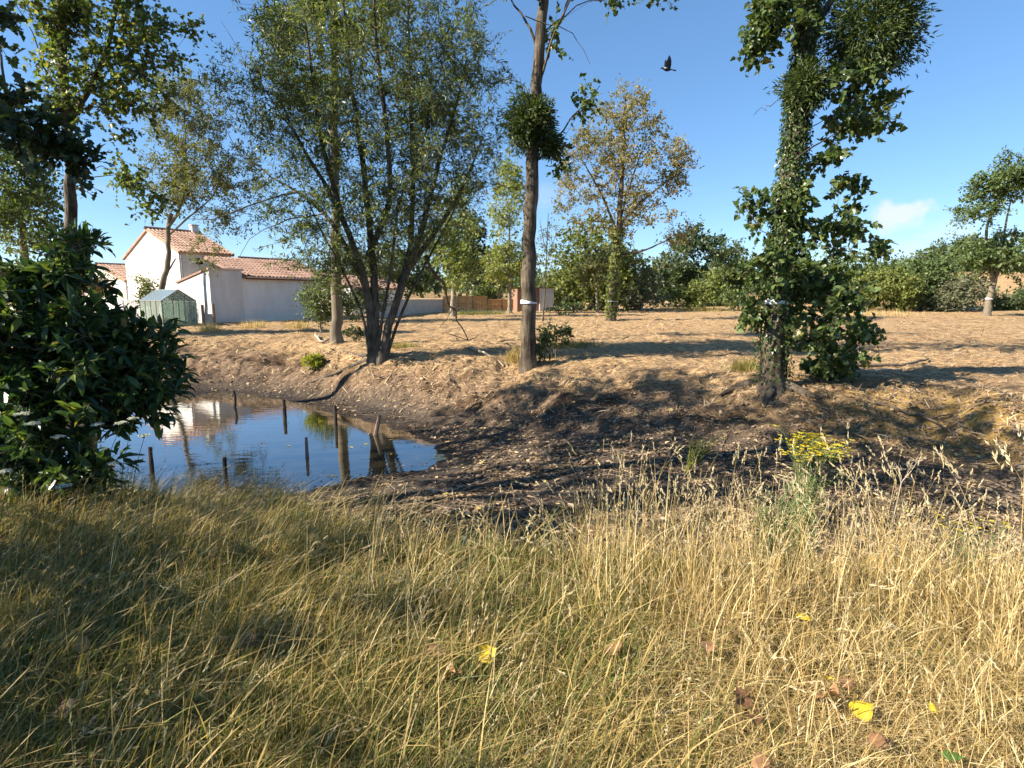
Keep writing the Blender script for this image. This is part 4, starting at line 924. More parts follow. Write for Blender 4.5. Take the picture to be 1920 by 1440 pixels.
# further house behind the willow
o3 = np.array((-13.5, 49.0)); z3 = float(H(*o3)[0]); fr3 = fr_at(o3)
h3 = empty('house', (*o3, z3), 'white house with a pinkish roof half hidden behind the willow', 'house')
m = MB(); hexa(m, fr3(np.array([(0, 0, z3 - .3), (5.5, 0, z3 - .3), (5.5, 7, z3 - .3), (0, 7, z3 - .3), (0, 0, 2.5), (5.5, 0, 2.5), (5.5, 7, 2.5), (0, 7, 2.5)]))); m.build('wall', M['render_white'], h3)
tiled_roof(h3, fr3, (-.2, -.3, 2.55), (5.7, -.3, 2.55), (-.2, 3.5, 3.7), M['tile_brown'], courses=6)
tiled_roof(h3, fr3, (-.2, 7.3, 2.55), (5.7, 7.3, 2.55), (-.2, 3.52, 3.7), M['tile'], courses=4)
m = MB(); box(m, (2.0, -.012, 1.0), (3.2, -.004, 2.1), fr3); m.build('window', M['window_glass'], h3)

# greenhouse
go = np.array((-18.9, 31.0)); gz0 = float(H(*go)[0]); fg = fr_at(go)
gh = empty('greenhouse', (*go, gz0), 'small glass greenhouse with a green frame in front of the house', 'greenhouse')
GW, GL, GE, GR = 1.75, 3.1, gz0 + 1.42, gz0 + 2.02
gm = MB(); bars = []
def bar(a_, b_, t=.03):
    A_, B_ = fg(np.array([a_, b_], float)); batch_tubes(gm, np.linspace(A_, B_, 3), np.full(3, t), 4)
for bb_ in np.linspace(0, GL, 5):
    bar((0, bb_, gz0), (0, bb_, GE)); bar((GW, bb_, gz0), (GW, bb_, GE)); bar((0, bb_, GE), (GW / 2, bb_, GR)); bar((GW, bb_, GE), (GW / 2, bb_, GR))
for bb_ in (0, GL): bar((0, bb_, GE), (GW, bb_, GE), .02); bar((GW * .33, bb_, gz0), (GW * .33, bb_, GE + .36), .02); bar((GW * .67, bb_, gz0), (GW * .67, bb_, GE + .36), .02)
for zz, uu in ((gz0 + .03, 0), (GE, 0), (gz0 + .03, GW), (GE, GW), (GR, GW / 2)): bar((uu, 0, zz), (uu, GL, zz))
gm.build('frame', M['frame_green'], gh)
def pane(q, mat):
    V = fg(np.array(q, float)); nn = np.cross(V[1] - V[0], V[3] - V[0]); nn = nn / np.linalg.norm(nn) * .003
    p = MB(); hexa(p, np.r_[V - nn, V + nn]); p.build('pane', mat, gh)
bs = np.linspace(0, GL, 5)
for i in range(4):
    a_, c_ = bs[i] + .03, bs[i + 1] - .03
    for uu in (0, GW): pane([(uu, a_, gz0 + .05), (uu, c_, gz0 + .05), (uu, c_, GE - .03), (uu, a_, GE - .03)], M['greenhouse_glass'])
    pane([(.02, a_, GE + .02), (.02, c_, GE + .02), (GW / 2 - .03, c_, GR - .01), (GW / 2 - .03, a_, GR - .01)], M['roof_glass'])
    pane([(GW - .02, a_, GE + .02), (GW - .02, c_, GE + .02), (GW / 2 + .03, c_, GR - .01), (GW / 2 + .03, a_, GR - .01)], M['roof_glass'])
for i in range(3):
    a_, c_ = GW * (i / 3) + .025, GW * ((i + 1) / 3) - .025
    for bb_ in (0, GL):
        pane([(a_, bb_, gz0 + .05), (c_, bb_, gz0 + .05), (c_, bb_, GE - .03), (a_, bb_, GE - .03)], M['greenhouse_glass'])
        za = GE + (GR - GE) * (1 - abs(a_ - GW / 2) / (GW / 2)) - .03; zc = GE + (GR - GE) * (1 - abs(c_ - GW / 2) / (GW / 2)) - .03
        pane([(a_, bb_, GE + .02), (c_, bb_, GE + .02), (c_, bb_, max(zc, GE + .04)), (a_, bb_, max(za, GE + .04))], M['greenhouse_glass'])

# wire fence with posts beside the garage
for i, (px, lab) in enumerate(((378, 'dark timber post beside the greenhouse'), (398, 'dark timber post at the corner of the white garage'))):
    P = on(at(px, 560, 32)[0], 32); m = MB(); Pp = np.array([P + (0, 0, -.2), P + (.01, 0, .5), P + (.0, .01, 1.22)]); batch_tubes(m, Pp, np.array((.085, .08, .075)), 8, cap=True)
    t_ = m.build('fence_post', M['post_wood'], None, smooth=False, base=tuple(P)); tag(t_, lab, 'post', 'fence posts by the greenhouse')
P = on(at(388, 560, 32.6)[0], 32.6); m = MB(); box(m, (-.28, -.1, -.2), (.30, .1, .62)); box(m, (-.32, -.13, .623), (.34, .13, .69))
o = m.build('garden_wall', M['render_grey'], None, base=(0, 0, 0)); o.location = tuple(P); tag(o, 'stub of pale block wall between the two dark posts', 'wall')
# white gate panel by the low house
P = on(at(250, 560, 37)[0], 37); gt = empty('garden_gate', P, 'white panel gate between the low house and the greenhouse', 'gate')
m = MB()
for x0 in (-.75, .70): box(m, np.array((x0, -.03, -.1)) + P, np.array((x0 + .06, .03, 1.35)) + P)
box(m, np.array((-.69, -.025, 1.27)) + P, np.array((.70, .025, 1.33)) + P); box(m, np.array((-.69, -.025, .1)) + P, np.array((.70, .025, .16)) + P); m.build('gate_frame', M['frame_white'], gt)
for i in range(10):
    m = MB(); x0 = -.67 + i * .137; box(m, np.array((x0, -.012, .163)) + P, np.array((x0 + .12, .012, 1.267)) + P); m.build('slat', M['frame_white'], gt)

# low grey wall running back behind the willow
def wall_run(A_, B_, h, t, name, label, mat, capm, n=7):
    A_ = np.array(A_, float); B_ = np.array(B_, float); d = (B_ - A_) / np.linalg.norm(B_ - A_); s = np.array((d[1], -d[0]))
    L = np.linalg.norm(B_ - A_); z = float(H(*((A_ + B_) / 2))[0]); root = empty(name, (*A_, z), label, 'wall')
    def f(V): V = np.asarray(V, float); xy = A_ + V[:, :1] * d + V[:, 1:2] * s; return np.c_[xy, V[:, 2] + z]
    m = MB(); box(m, (0, -t / 2, -.5), (L, t / 2, h), f); m.build('wall_body', mat, root)
    m = MB()
    box(m, (-.03, -t / 2 - .05, h + .003), (L + .03, t / 2 + .05, h + .07), f); m.build('coping', capm, root)
    return root
wall_run((-9.9, 39.5), (-6.9, 56.5), 1.22, .2, 'boundary_wall', 'low grey rendered wall with pale coping behind the willow', M['render_grey'], M['render_white'])

# wooden panel fence
FA = np.array((-6.8, 56.9)); FB = np.array((1.9, 58.6)); fd = (FB - FA) / np.linalg.norm(FB - FA); FL = np.linalg.norm(FB - FA); fs = np.array((fd[1], -fd[0]))
fz = float(H(*FA)[0]); fence = empty('panel_fence', (*FA, fz), 'orange-brown wooden panel fence on a pale plinth at the back of the field', 'fence')
def ff(V): V = np.asarray(V, float); xy = FA + V[:, :1] * fd + V[:, 1:2] * fs; return np.c_[xy, V[:, 2] + fz]
npan = 6; pw = FL / npan
for i in range(npan):
    top = 1.52 if i < 3 else 1.2
    x0 = i * pw
    m = MB(); box(m, (x0 - .05, -.06, -.4), (x0 + .05, .06, top + .05), ff); m.build('post', M['post_wood'], fence)
    for j in range(11):
        w_ = (pw - .12) / 11; a_ = x0 + .06 + j * w_
        m = MB(); box(m, (a_ + .004, -.012 + .004 * (j % 2), .12), (a_ + w_ - .004, .012 + .004 * (j % 2), top + rng.normal() * .006), ff); m.build('board', M['fence_wood'], fence)
    for zz in (top * .52, top * .95): 
        m = MB(); box(m, (x0 + .055, .02, zz), (x0 + pw - .055, .06, zz + .07), ff); m.build('rail', M['fence_wood'], fence)
    m = MB(); box(m, (x0 + .055, -.03, -.4), (x0 + pw - .055, .03, .11), ff); m.build('plinth', M['render_grey'], fence)
m = MB(); box(m, (FL - .05, -.06, -.4), (FL + .05, .06, 1.25), ff); m.build('post', M['post_wood'], fence)

# shed with brown gable and grey wall
so = np.array((2.75, 57.0)); sz = float(H(*so)[0]); shed = empty('garden_shed', (*so, sz), 'small flat-roofed shed with a brown side and a pale grey side', 'shed')
m = MB(); sb0 = np.array((so[0], so[1], sz))
def fs_(V): V = np.asarray(V, float); c_, s_ = math.cos(.25), math.sin(.25); return np.c_[so[0] + V[:, 0] * c_ - V[:, 1] * s_, so[1] + V[:, 0] * s_ + V[:, 1] * c_, sz + V[:, 2]]
box(m, (0, 0, -.3), (1.45, 2.6, 2.25), fs_); m.build('wall', M['render_grey'], shed)
for i in range(14):
    m = MB(); x1 = -.003 - .16 * i; box(m, (x1 - .155, .2, -.3), (x1, .24, 2.25), fs_); m.build('cladding_board', M['shed_brown'], shed)
m = MB(); box(m, (-1.75, .15, 1.28), (-1.10, .196, 1.80), fs_); wn_ = m.build('window', M['frame_white'], shed)
m = MB(); box(m, (-2.35, -.10, 2.253), (1.55, 2.7, 2.33), fs_); m.build('roof', M['fascia'], shed)
m = MB(); box(m, (-2.243, .243, -.3), (-.003, 2.6, 2.25), fs_); m.build('back_wall', M['shed_brown'], shed)

# ------------------------------------------------------------------ the pond's stakes
def stake(label, px, ytop, ybase, r, mat, lean=0.0, bend=0.0, xt=None):
    bx, by = on_level(px, ybase, WATER_Z); top = at(xt if xt else px, ytop, by)
    B_ = np.array((bx, by, WATER_Z - .5)); Bm = np.array((bx, by, WATER_Z)); n = 7
    Q = np.array([Bm + (top - Bm) * t for t in np.linspace(0, 1, n)]); Q[:, 0] += bend * np.sin(np.linspace(0, np.pi, n))
    Q = np.r_[[B_], Q]; rr = np.linspace(r * 1.1, r * .85, n + 1) * (1 + .06 * rng.normal(size=n + 1))
    m = MB(); batch_tubes(m, Q, rr, 8, cap=True); o = m.build('stake', mat, None, base=tuple(Bm)); tag(o, label, 'stake', 'stakes standing in the pond')
stake('thin crooked dark stake farthest left near the far pond edge', 440, 733, 764, .035, M['stake'], bend=.03, xt=438)
stake('straight dark stake near the far pond edge left of the tree reflection', 534, 749, 782, .045, M['stake'], xt=532)
stake('dark stake at the edge of the willow trunk reflection', 630, 760, 800, .035, M['stake'], xt=628)
stake('brown pale-topped stake standing in the middle of the pond', 576, 820, 856, .028, M['stake_pale'], xt=574)
stake('dark stake beside the laurel at the near left of the pond', 285, 838, 885, .035, M['stake'], xt=281)
stake('short dark stake in the grass at the near pond edge', 422, 857, 888, .035, M['stake'], xt=421)
stake('short pinkish stake leaning right at the pond tip', 704, 778, 815, .045, M['stake_pale'], xt=712)

# leaves afloat on the pond
for lab, px, py in (('yellow leaf floating in the middle of the pond', 490, 830), ('pale yellow leaf floating near the laurel side of the pond', 388, 868), ('tiny pale leaf floating left of the middle stake', 545, 836), ('small leaf floating right of the tree reflection', 655, 838),
                    ('leaf floating near the pond tip', 735, 852), ('leaf floating at the foot of the leaning stake', 690, 832), ('pale leaf floating near the near edge of the pond', 620, 893), ('leaf floating close to the far bank', 600, 790)):
    x_, y_ = on_level(px, py, WATER_Z + .006); o, = leaf_objects(None, np.array([[x_, y_, WATER_Z + .006]]), rand_dirs(1) * (1, 1, 0), np.array([[.05, 0, 1.0]]), np.array([.085]), 'oval', M['leaf_yellow'], 'floating_leaf'); tag(o, lab, 'leaf', 'leaves floating on the pond')

n = 9000; x = rng.uniform(-9, -.5, n); y = rng.uniform(8, 17, n); dw_ = seg_dist(x, y, WATER); k = (dw_ > .0) & (rng.random(n) < .9 * np.exp(-np.maximum(dw_, 0) / .16) + .012); x, y = x[k], y[k]; n = len(x)
m = MB(); add_leaves(m, np.stack([x, y, np.full(n, WATER_Z + .004)], 1), rand_dirs(n) * (1, 1, 0), np.repeat(np.array([[0, 0, 1.0]]), n, 0) + rand_dirs(n) * .06, rng.uniform(.02, .06, n), 'quad', rng.random(n) * .99)
o = m.build('floating_debris', M['litter']); tag(o, 'leaf scraps and scum drifted along the pond margin', 'debris', None, 'stuff')

# ------------------------------------------------------------------ the bird
def bird(c):
    m = MB(); n = 9; xs = np.linspace(-.15, .17, n); rr = np.array((.003, .022, .040, .050, .052, .045, .030, .018, .012)); zz = np.array((.012, .010, .004, 0, -.004, -.002, .004, .010, .012))
    P = np.stack([xs, np.zeros(n), zz], 1); batch_tubes(m, P, rr, 10, cap=True)
    m.add([(.15, -.014, .012), (.15, .014, .012), (.27, .05, .005), (.29, 0, .002), (.27, -.05, .005), (.15, -.012, .002), (.15, .012, .002), (.27, .048, -.002), (.29, 0, -.006), (.27, -.048, -.002)],
          {5: [(0, 4, 3, 2, 1), (5, 6, 7, 8, 9)], 4: [(0, 1, 6, 5), (1, 2, 7, 6), (2, 3, 8, 7), (3, 4, 9, 8), (4, 0, 5, 9)]})
    for s in (-1, 1):
        L_ = 1.0 if s < 0 else .96
        sec = []
        for t, ch, off in ((0, .15, 0), (.3, .16, -.01), (.6, .13, 0), (.85, .075, .015), (1, .015, .03)):
            base = np.array((-.05 + off, s * (.03 + .11 * t), .03 + .30 * t * L_)); sec += [base, base + (ch, 0, -.01), base + (ch * .5, s * .012, 0)]
        F = []
        for i in range(4):
            a_ = i * 3
            for j in range(3): F.append((a_ + j, a_ + (j + 1) % 3, a_ + 3 + (j + 1) % 3, a_ + 3 + j))
        m.add(np.array(sec), {4: F, 3: [(0, 1, 2), (12, 14, 13)]})
    o = m.build('bird', M['bird'], None, smooth=False, base=(0, 0, 0)); o.location = tuple(c); o.rotation_euler = (0, R(4), R(8)); o.scale = (.8, .8, .8)
    tag(o, 'dark bird with raised wings flying against the blue sky', 'bird')
    hd = MB(); P = np.array([(-.205, 0, .0), (-.165, 0, .014), (-.14, 0, .02), (-.115, 0, .015)]); batch_tubes(hd, P, np.array((.002, .016, .026, .028)), 8); q = hd.build('head', M['bird'], o, smooth=True, base=(0, 0, 0))
    hd = MB(); P = np.array([(-.10, -.03, .012), (-.06, -.040, .012), (-.02, -.038, .014), (.01, -.03, .014)]); batch_tubes(hd, P, np.array((.006, .022, .022, .006)), 6); hd.build('pale_shoulder', M['bird_pale'], o, smooth=True, base=(0, 0, 0))
bird(at(1250, 130, 14.0))

# ------------------------------------------------------------------ ground litter
def scatter(n, y0, y1, xs=1.0, pw=1.6):
    u = rng.random(n); e = 1 - pw; y = (y0 ** e + u * (y1 ** e - y0 ** e)) ** (1 / e); x = rng.uniform(-1, 1, n) * (xs * .95 * y + .8)
    return x, y
def slope_n(x, y):
    e = .35; return nrmz(np.stack([-(H(x + e, y) - H(x - e, y)) / (2 * e), -(H(x, y + e) - H(x, y - e)) / (2 * e), np.ones(len(x))], 1))
def lay(n, y0, y1, size, kind, keepf, tilt=.35, pw=1.6, lift=.012):
    x, y = scatter(n, y0, y1, pw=pw); z, zn = land(x, y); k = (rng.random(n) < keepf(zn, x, y)) & (z > WATER_Z + .01)
    x, y, z = x[k], y[k], z[k]; nn = nrmz(slope_n(x, y) + rand_dirs(len(x)) * tilt); a = rand_dirs(len(x)); a = nrmz(a - (a * nn).sum(1, keepdims=True) * nn)
    s = size * (.35 + .35 * rng.gamma(2.0, .8, len(x))).clip(.3, 2.0); a, b_, nn = frames(a, nn)
    pos = np.stack([x, y, z], 1) + nn * lift - a * (s * .5)[:, None]
    return pos, a, nn, s
pos, a, nn, s = lay(120000, 4.6, 24, .064, 'quad', lambda zn, x, y: (.25 + .75 * (fbm(x * .7, y * .7, 61, 3) > -.08)) * (zn['bed'] > .06))
r = rng.random(len(pos)) * .99
near_i = np.argsort(pos[:, 1])
px_, py_, f_ = proj(pos); vis = (px_ > 60) & (px_ < 1880) & (py_ < 1080)
sel = near_i[vis[near_i]][:280]
for o in leaf_objects(None, pos[sel], a[sel], nn[sel], s[sel] * 1.1, 'oval', M['litter'], 'fallen_leaf'):
    tag(o, 'small curled brown leaf lying on the near dark pond bed', 'leaf', 'fallen leaves on the dry pond bed')
keep = np.ones(len(pos), bool); keep[sel] = False
m = MB(); add_leaves(m, pos[keep], a[keep], nn[keep], s[keep], 'quad', r[keep]); o = m.build('leaf_litter', M['litter']); tag(o, 'brown leaf litter strewn over the pond bed and banks', 'leaf litter', None, 'stuff')
# straw on the field and the banks
pos, a, nn, s = lay(190000, 8, 55, .30, 'straw', lambda zn, x, y: np.clip(zn['field'] + zn['bank'] * .35, 0, 1) * (x > -.8 * y - 3), tilt=.22, pw=1.9, lift=.016)
s = s * np.clip(pos[:, 1] / 26, .38, 1.5)
m = MB(); add_leaves(m, pos, a, nn, s, 'straw', rng.random(len(pos)) * .99); o = m.build('straw_litter', M['straw']); tag(o, 'chopped dry straw covering the mown field', 'straw', None, 'stuff')
# twigs
x, y = scatter(3200, 5, 34, pw=1.3); z, zn = land(x, y); k = ((zn['bed'] > .05) | (rng.random(len(x)) < .45)) & (y > 4.8) & (z > WATER_Z + .02) & (x > -.75 * y); x, y = x[k], y[k]; n = len(x)
th = rng.uniform(0, np.pi, n); L = rng.uniform(.12, .75, n); t = np.linspace(-.5, .5, 4)
X = x[:, None] + np.cos(th)[:, None] * L[:, None] * t + rng.normal(size=(n, 4)) * .015; Y = y[:, None] + np.sin(th)[:, None] * L[:, None] * t + rng.normal(size=(n, 4)) * .015
Zt = H(X.ravel(), Y.ravel()).reshape(n, 4) + .012
m = MB(); batch_tubes(m, np.stack([X, Y, Zt], 2), np.linspace(.008, .003, 4)[None].repeat(n, 0) * rng.uniform(.5, 1.4, (n, 1)), 4); o = m.build('twig_litter', M['twig']); tag(o, 'thin dead twigs strewn over the banks and bed', 'twigs', None, 'stuff')
# larger fallen branches
def fallen(label, pts, r0, r1, mat, lift=.04, forks=()):
    P = np.array([gp(*p[:2]) + (0, 0, (p[2] if len(p) > 2 else 0) + lift) for p in pts]); m = MB(); Q = smooth_path(P, 10); Q[1:-1] += rng.normal(size=(8, 3)) * .015
    batch_tubes(m, Q, np.linspace(r0, r1, 10), 7, cap=True)
    for i, off in forks:
        F_ = np.array([Q[i], Q[i] + np.array(off) * .5 + rng.normal(size=3) * .02, Q[i] + np.array(off)]); batch_tubes(m, F_, np.array((r1 * 1.2, r1, r1 * .6)), 5)
    o = m.build('fallen_branch', mat, None, smooth=True, base=tuple(Q[0])); tag(o, label, 'branch', 'fallen branches on the banks')
fallen('long grey branch lying right of the big poplar foot', [(1590, 692), (1640, 690), (1700, 688), (1740, 676)], .05, .025, M['twig'])
fallen('second branch under the long grey one by the right-hand poplar', [(1570, 700), (1630, 700), (1690, 697)], .045, .025, M['deadwood'])
fallen('dark crooked branch on the yellow clay bank', [(1640, 758), (1700, 775), (1745, 790), (1790, 820)], .03, .012, M['twig'], forks=((5, (.35, -.1, .12)),))
fallen('thin branch lying below the clay bank at the right', [(1500, 745), (1560, 790), (1620, 830), (1690, 850)], .018, .008, M['twig'], forks=((4, (-.2, -.3, .1)), (6, (.3, -.1, .1))))
fallen('pale split branch on the bank left of the centre poplar', [(880, 655), (915, 668), (945, 690)], .05, .02, M['deadwood'], forks=((4, (.25, .05, .15)),))
fallen('pale root stub on the bank left of the willow', [(592, 632), (604, 648), (618, 640)], .06, .03, M['deadwood'], lift=.08)
fallen('bare stick lying on the bank below the centre poplar', [(880, 770), (905, 755), (935, 728)], .025, .01, M['twig'], forks=((5, (-.15, -.2, .1)),))
fallen('stick on the bank beneath the willow roots', [(650, 685), (700, 708), (735, 714)], .02, .01, M['twig'])
fallen('pale stick among leaves at the near pond tip', [(805, 925), (830, 930), (870, 915)], .018, .008, M['deadwood'])
# broken willow limb hanging to the ground
W0 = gp(880, 612); D = W0[1] * .62
P = np.array([at(798, 480, 16.2), at(825, 530, 17.5), at(850, 575, 19.5), at(878, 610, 21.5)]); P[-1] = on(P[-1][0], P[-1][1], .05)
m = MB(); Qp = smooth_path(P, 12); Qp[1:-1] += rng.normal(size=(10, 3)) * .05; batch_tubes(m, Qp, np.linspace(.05, .018, 12), 7)
for q, off in ((P[3], (-.9, -.4, .35)), (P[3], (.5, -.3, .3)), (P[2], (-.5, .2, -.7)), (P[2], (.7, -.5, -.3)), (P[3], (-.4, -.7, .15))):
    batch_tubes(m, np.array([q, q + np.array(off) * .5 + rng.normal(size=3) * .08, q + np.array(off)]), np.array((.02, .014, .006)), 5)
o = m.build('broken_limb', M['bark_willow'], None, smooth=True, base=tuple(P[3])); tag(o, 'bare broken limb slanting from the willow down to the field', 'branch')

# ------------------------------------------------------------------ grasses
def blades(mb, pos, h, w, az, lean, r, seg=4):
    N = len(pos); t = np.linspace(0, 1, seg + 1); d = np.stack([np.cos(az), np.sin(az), np.zeros(N)], 1)
    off = lean[:, None] * h[:, None] * t[None] ** 1.7; zz = h[:, None] * (t[None] - .38 * np.minimum(lean, 1.6)[:, None] * t[None] ** 2)
    C = pos[:, None] + d[:, None] * off[..., None]; C[..., 2] += zz
    wa = rng.uniform(0, 2 * np.pi, N); W = np.stack([np.cos(wa), np.sin(wa), np.zeros(N)], 1)
    ww = w[:, None] * (1 - t[None] ** 1.6) * .5
    Lv = C[:, :-1] - W[:, None] * ww[:, :-1, None]; Rv = C[:, :-1] + W[:, None] * ww[:, :-1, None]
    V = np.concatenate([np.stack([Lv, Rv], 2).reshape(N, seg * 2, 3), C[:, -1:]], 1); k = seg * 2 + 1
    o = (np.arange(N) * k)[:, None]
    q = [np.concatenate([o + 2 * i, o + 2 * i + 1, o + 2 * i + 3, o + 2 * i + 2], 1) for i in range(seg - 1)]
    mb.add(V.reshape(-1, 3), {4: np.concatenate(q), 3: np.concatenate([o + 2 * seg - 2, o + 2 * seg - 1, o + 2 * seg], 1)}, np.repeat(r, k))
    return C

def seed_heads(mb, tip, d, L, r, n=11):
    N = len(tip); t = rng.random((N, n)); a = nrmz(d)[:, None] + rng.normal(size=(N, n, 3)) * .20
    pos = tip[:, None] - nrmz(d)[:, None] * (L[:, None] * t)[..., None]
    add_leaves(mb, pos.reshape(-1, 3), a.reshape(-1, 3), rand_dirs(N * n), np.repeat(L, n) * .26, 'lance', np.repeat(r, n))

def near_edge(x):     # how far out the foreground sward reaches, for a given x
    return np.interp(x, [-9, -6, -3.6, -2.7, -2.1, -1.4, -.8, 0, .6, 1.5, 3, 6, 9], [8.0, 7.5, 7.45, 6.7, 5.3, 4.3, 3.7, 3.45, 3.5, 3.6, 3.45, 3.3, 3.2])
def sward(n, y0=1.15, tallness=None):
    u = rng.random(n); x = rng.uniform(-1, 1, n); y = y0 + (8.2 - y0) * u ** 1.7; x = x * (.95 * y + .6)
    k = y < near_edge(x) + .25 * fbm(x * 2, y * 2, 91, 2); x, y = x[k], y[k]
    return x, y, H(x, y)
# dense understory
mb = MB(); x, y, z = sward(78000); n = len(x)
dens = fbm(x * 1.6, y * 1.6, 101, 3); left = sstep(.3, -1.2, x + .35 * (y - 2.5))
h = (.07 + .08 * rng.random(n) + .12 * left * rng.random(n)) * (1 + .8 * dens); lean = rng.gamma(2.2, .33, n); az = np.where(rng.random(n) < .35, rng.normal(.25, .8, n), rng.uniform(0, 6.28, n))
gr = np.clip(.42 + .34 * rng.normal(size=n) - .5 * dens + .34 * sstep(-.2, 1.2, x), 0, .99)
blades(mb, np.stack([x, y, z - .01], 1), h, .0022 + .0022 * rng.gamma(1.3, 1.0, n), az, lean, gr, 3)
o = mb.build('grass_sward', M['mixed_grass']); tag(o, 'matted half-dry grass covering the near bank', 'grass', None, 'stuff')
# dry thatch lying in the sward
mb = MB(); x, y, z = sward(52000); kk = rng.random(len(x)) < (.35 + .65 * sstep(-.6, .9, x)) * (1 - .75 * sstep(2.5, 3.3, y) * sstep(-.5, .5, x)); x, y, z = x[kk], y[kk], z[kk]; n = len(x)
h = rng.uniform(.10, .26, n); blades(mb, np.stack([x, y, z + .02 * rng.random(n)], 1), h, rng.uniform(.002, .005, n), rng.uniform(0, 6.28, n), rng.gamma(4, .35, n), rng.random(n) * .99, 4)
o = mb.build('dry_thatch', M['dry_grass']); tag(o, 'lying dry grass thatch in the near sward', 'grass', None, 'stuff')
# green tussocks
mb = MB(); x, y, z = sward(40000); gk = (fbm(x * 1.1 + 4, y * 1.1, 131, 3) > .02 + .25 * sstep(.2, 1.4, x)); x, y, z = x[gk], y[gk], z[gk]; n = len(x)
h = rng.uniform(.10, .27, n); blades(mb, np.stack([x, y, z - .01], 1), h, rng.uniform(.003, .008, n), rng.normal(.3, 1.0, n), rng.gamma(2, .3, n), rng.random(n) * .99, 4)
o = mb.build('green_grass', M['green_grass']); tag(o, 'longer green grass blades among the dry sward', 'grass', None, 'stuff')
# tall dry straw stems with seed heads
def tall(x, y, hmin, hmax, azm, azs, lean_k, w=(.0026, .0050)):
    n = len(x); z = H(x, y); h = rng.uniform(hmin, hmax, n); lean = rng.gamma(1.6, lean_k, n)
    return n, np.stack([x, y, z - .01], 1), h, lean, rng.normal(azm, azs, n), rng.uniform(*w, n)
mb = MB(); sm = MB()
def tall_stand(n, xr, yr, hr, azm, azs, lk, heads=.45, hl=(.05, .10), clump=None):
    x = rng.uniform(*xr, n); y = rng.uniform(*yr, n)
    k = (y < near_edge(x) + .15) & (fbm(x * 2.2, y * 2.2, 151, 2) > (clump if clump is not None else -9)); x, y = x[k], y[k]
    n, P, h, lean, az, w = tall(x, y, hr[0], hr[1], azm, azs, lk); rr = np.clip(.15 + .85 * rng.random(n), 0, .99)
    C = blades(mb, P, h, w, az, lean, rr, 4); hd = rng.random(n) < heads
    tip = C[hd, -1]; d = C[hd, -1] - C[hd, -2]; seed_heads(sm, tip + nrmz(d) * .02, d, rng.uniform(*hl, hd.sum()), rng.random(hd.sum()) * .99)
tall_stand(1500, (.35, 2.6), (2.2, 3.5), (.30, .60), 1.2, 1.6, .30, .35, clump=-.1)
tall_stand(480, (.45, 2.4), (2.3, 3.45), (.50, .78), 1.0, 1.5, .22, .75, clump=-.05)
tall_stand(60, (.3, 2.6), (2.6, 3.45), (.74, .92), 1.0, 1.5, .25, .9, (.07, .12))
tall_stand(700, (2.2, 3.3), (2.4, 3.4), (.22, .46), 2.4, 1.2, .4, .4, clump=-.2)
tall_stand(2400, (.7, 3.2), (1.4, 2.9), (.14, .36), .5, 1.2, .5, .12)
tall_stand(420, (-.9, .6), (2.2, 3.5), (.20, .46), 1.3, 1.2, .3, .4)
tall_stand(3400, (-3.6, -.4), (1.9, 6.8), (.26, .52), .35, .5, .6, .12)
tall_stand(2500, (-5.5, -2.2), (3.4, 7.4), (.26, .46), .3, .6, .55, .1)
tall_stand(900, (-1.6, .6), (1.3, 2.4), (.14, .32), .5, .8, .5, .12)
tall_stand(26, (-1.6, -.9), (1.45, 1.9), (.30, .46), .9, .4, .25, .8, (.05, .08))
tall_stand(26, (1.5, 3.1), (2.6, 3.4), (.75, .98), 1.9, .5, .30, 1.0, (.10, .16))
o = mb.build('dry_grass', M['dry_grass']); tag(o, 'tall straw-coloured dry grass stems on the near bank', 'grass', None, 'stuff')
o = sm.build('grass_seed_heads', M['seed']); tag(o, 'pale seed heads at the tips of the tall dry grass', 'grass', None, 'stuff')

# long olive blades bending over on the left slope
mb = MB(); n = 5200; x = rng.uniform(-3.6, .6, n); y = 1.3 + 4.6 * rng.random(n) ** 1.4; k = (y < near_edge(x) - .1) & (fbm(x * 1.7 + 3, y * 1.7, 171, 2) > -.12); x, y = x[k], y[k]; n = len(x)
blades(mb, np.stack([x, y, H(x, y) - .01], 1), rng.uniform(.22, .54, n), rng.uniform(.004, .0095, n), rng.normal(.3, .8, n), rng.gamma(2.4, .32, n), np.clip(rng.normal(.22, .22, n), 0, .99), 5)
o = mb.build('long_grass', M['mixed_grass']); tag(o, 'long olive grass blades bending over on the shaded left bank', 'grass', None, 'stuff')

# tufts on the far bank and field edges
def tuft(label, px, py, n, h, spread, mat, group='grass tufts beyond the pond', lean=.3):
    c = gp(px, py); x = c[0] + rng.normal(size=n) * spread; y = c[1] + rng.normal(size=n) * spread; z = H(x, y); m = MB()
    blades(m, np.stack([x, y, z - .01], 1), h * rng.uniform(.5, 1.15, n), rng.uniform(.006, .012, n) * (1 + c[1] / 40), rng.uniform(0, 6.28, n), rng.gamma(1.5, lean, n), rng.random(n) * .99, 3)
    o = m.build('grass_tuft', mat, None, base=tuple(c)); tag(o, label, 'grass tuft', group, 'stuff' if spread > .2 else None)
tuft('dry yellow grass tuft at the left foot of the centre poplar', 966, 676, 420, .42, .13, M['dry_grass'])
tuft('yellow-green grass tuft at the left foot of the right-hand poplar', 1398, 694, 600, .34, .17, M['mixed_grass'])
tuft('dry grass tuft below the greenhouse corner on the far bank', 392, 622, 380, .5, .22, M['dry_grass'])
tuft('dry grass tuft at the foot of the white garage wall', 478, 614, 300, .55, .35, M['dry_grass'])
tuft('dry grass tuft at the right end of the white garage wall', 560, 614, 300, .5, .3, M['dry_grass'])
tuft('brownish grass patch right of the willow trunks', 755, 652, 500, .25, .25, M['mixed_grass'])
tuft('green weeds in front of the wooden fence, left part', 875, 590, 500, .5, .8, M['green_grass'])
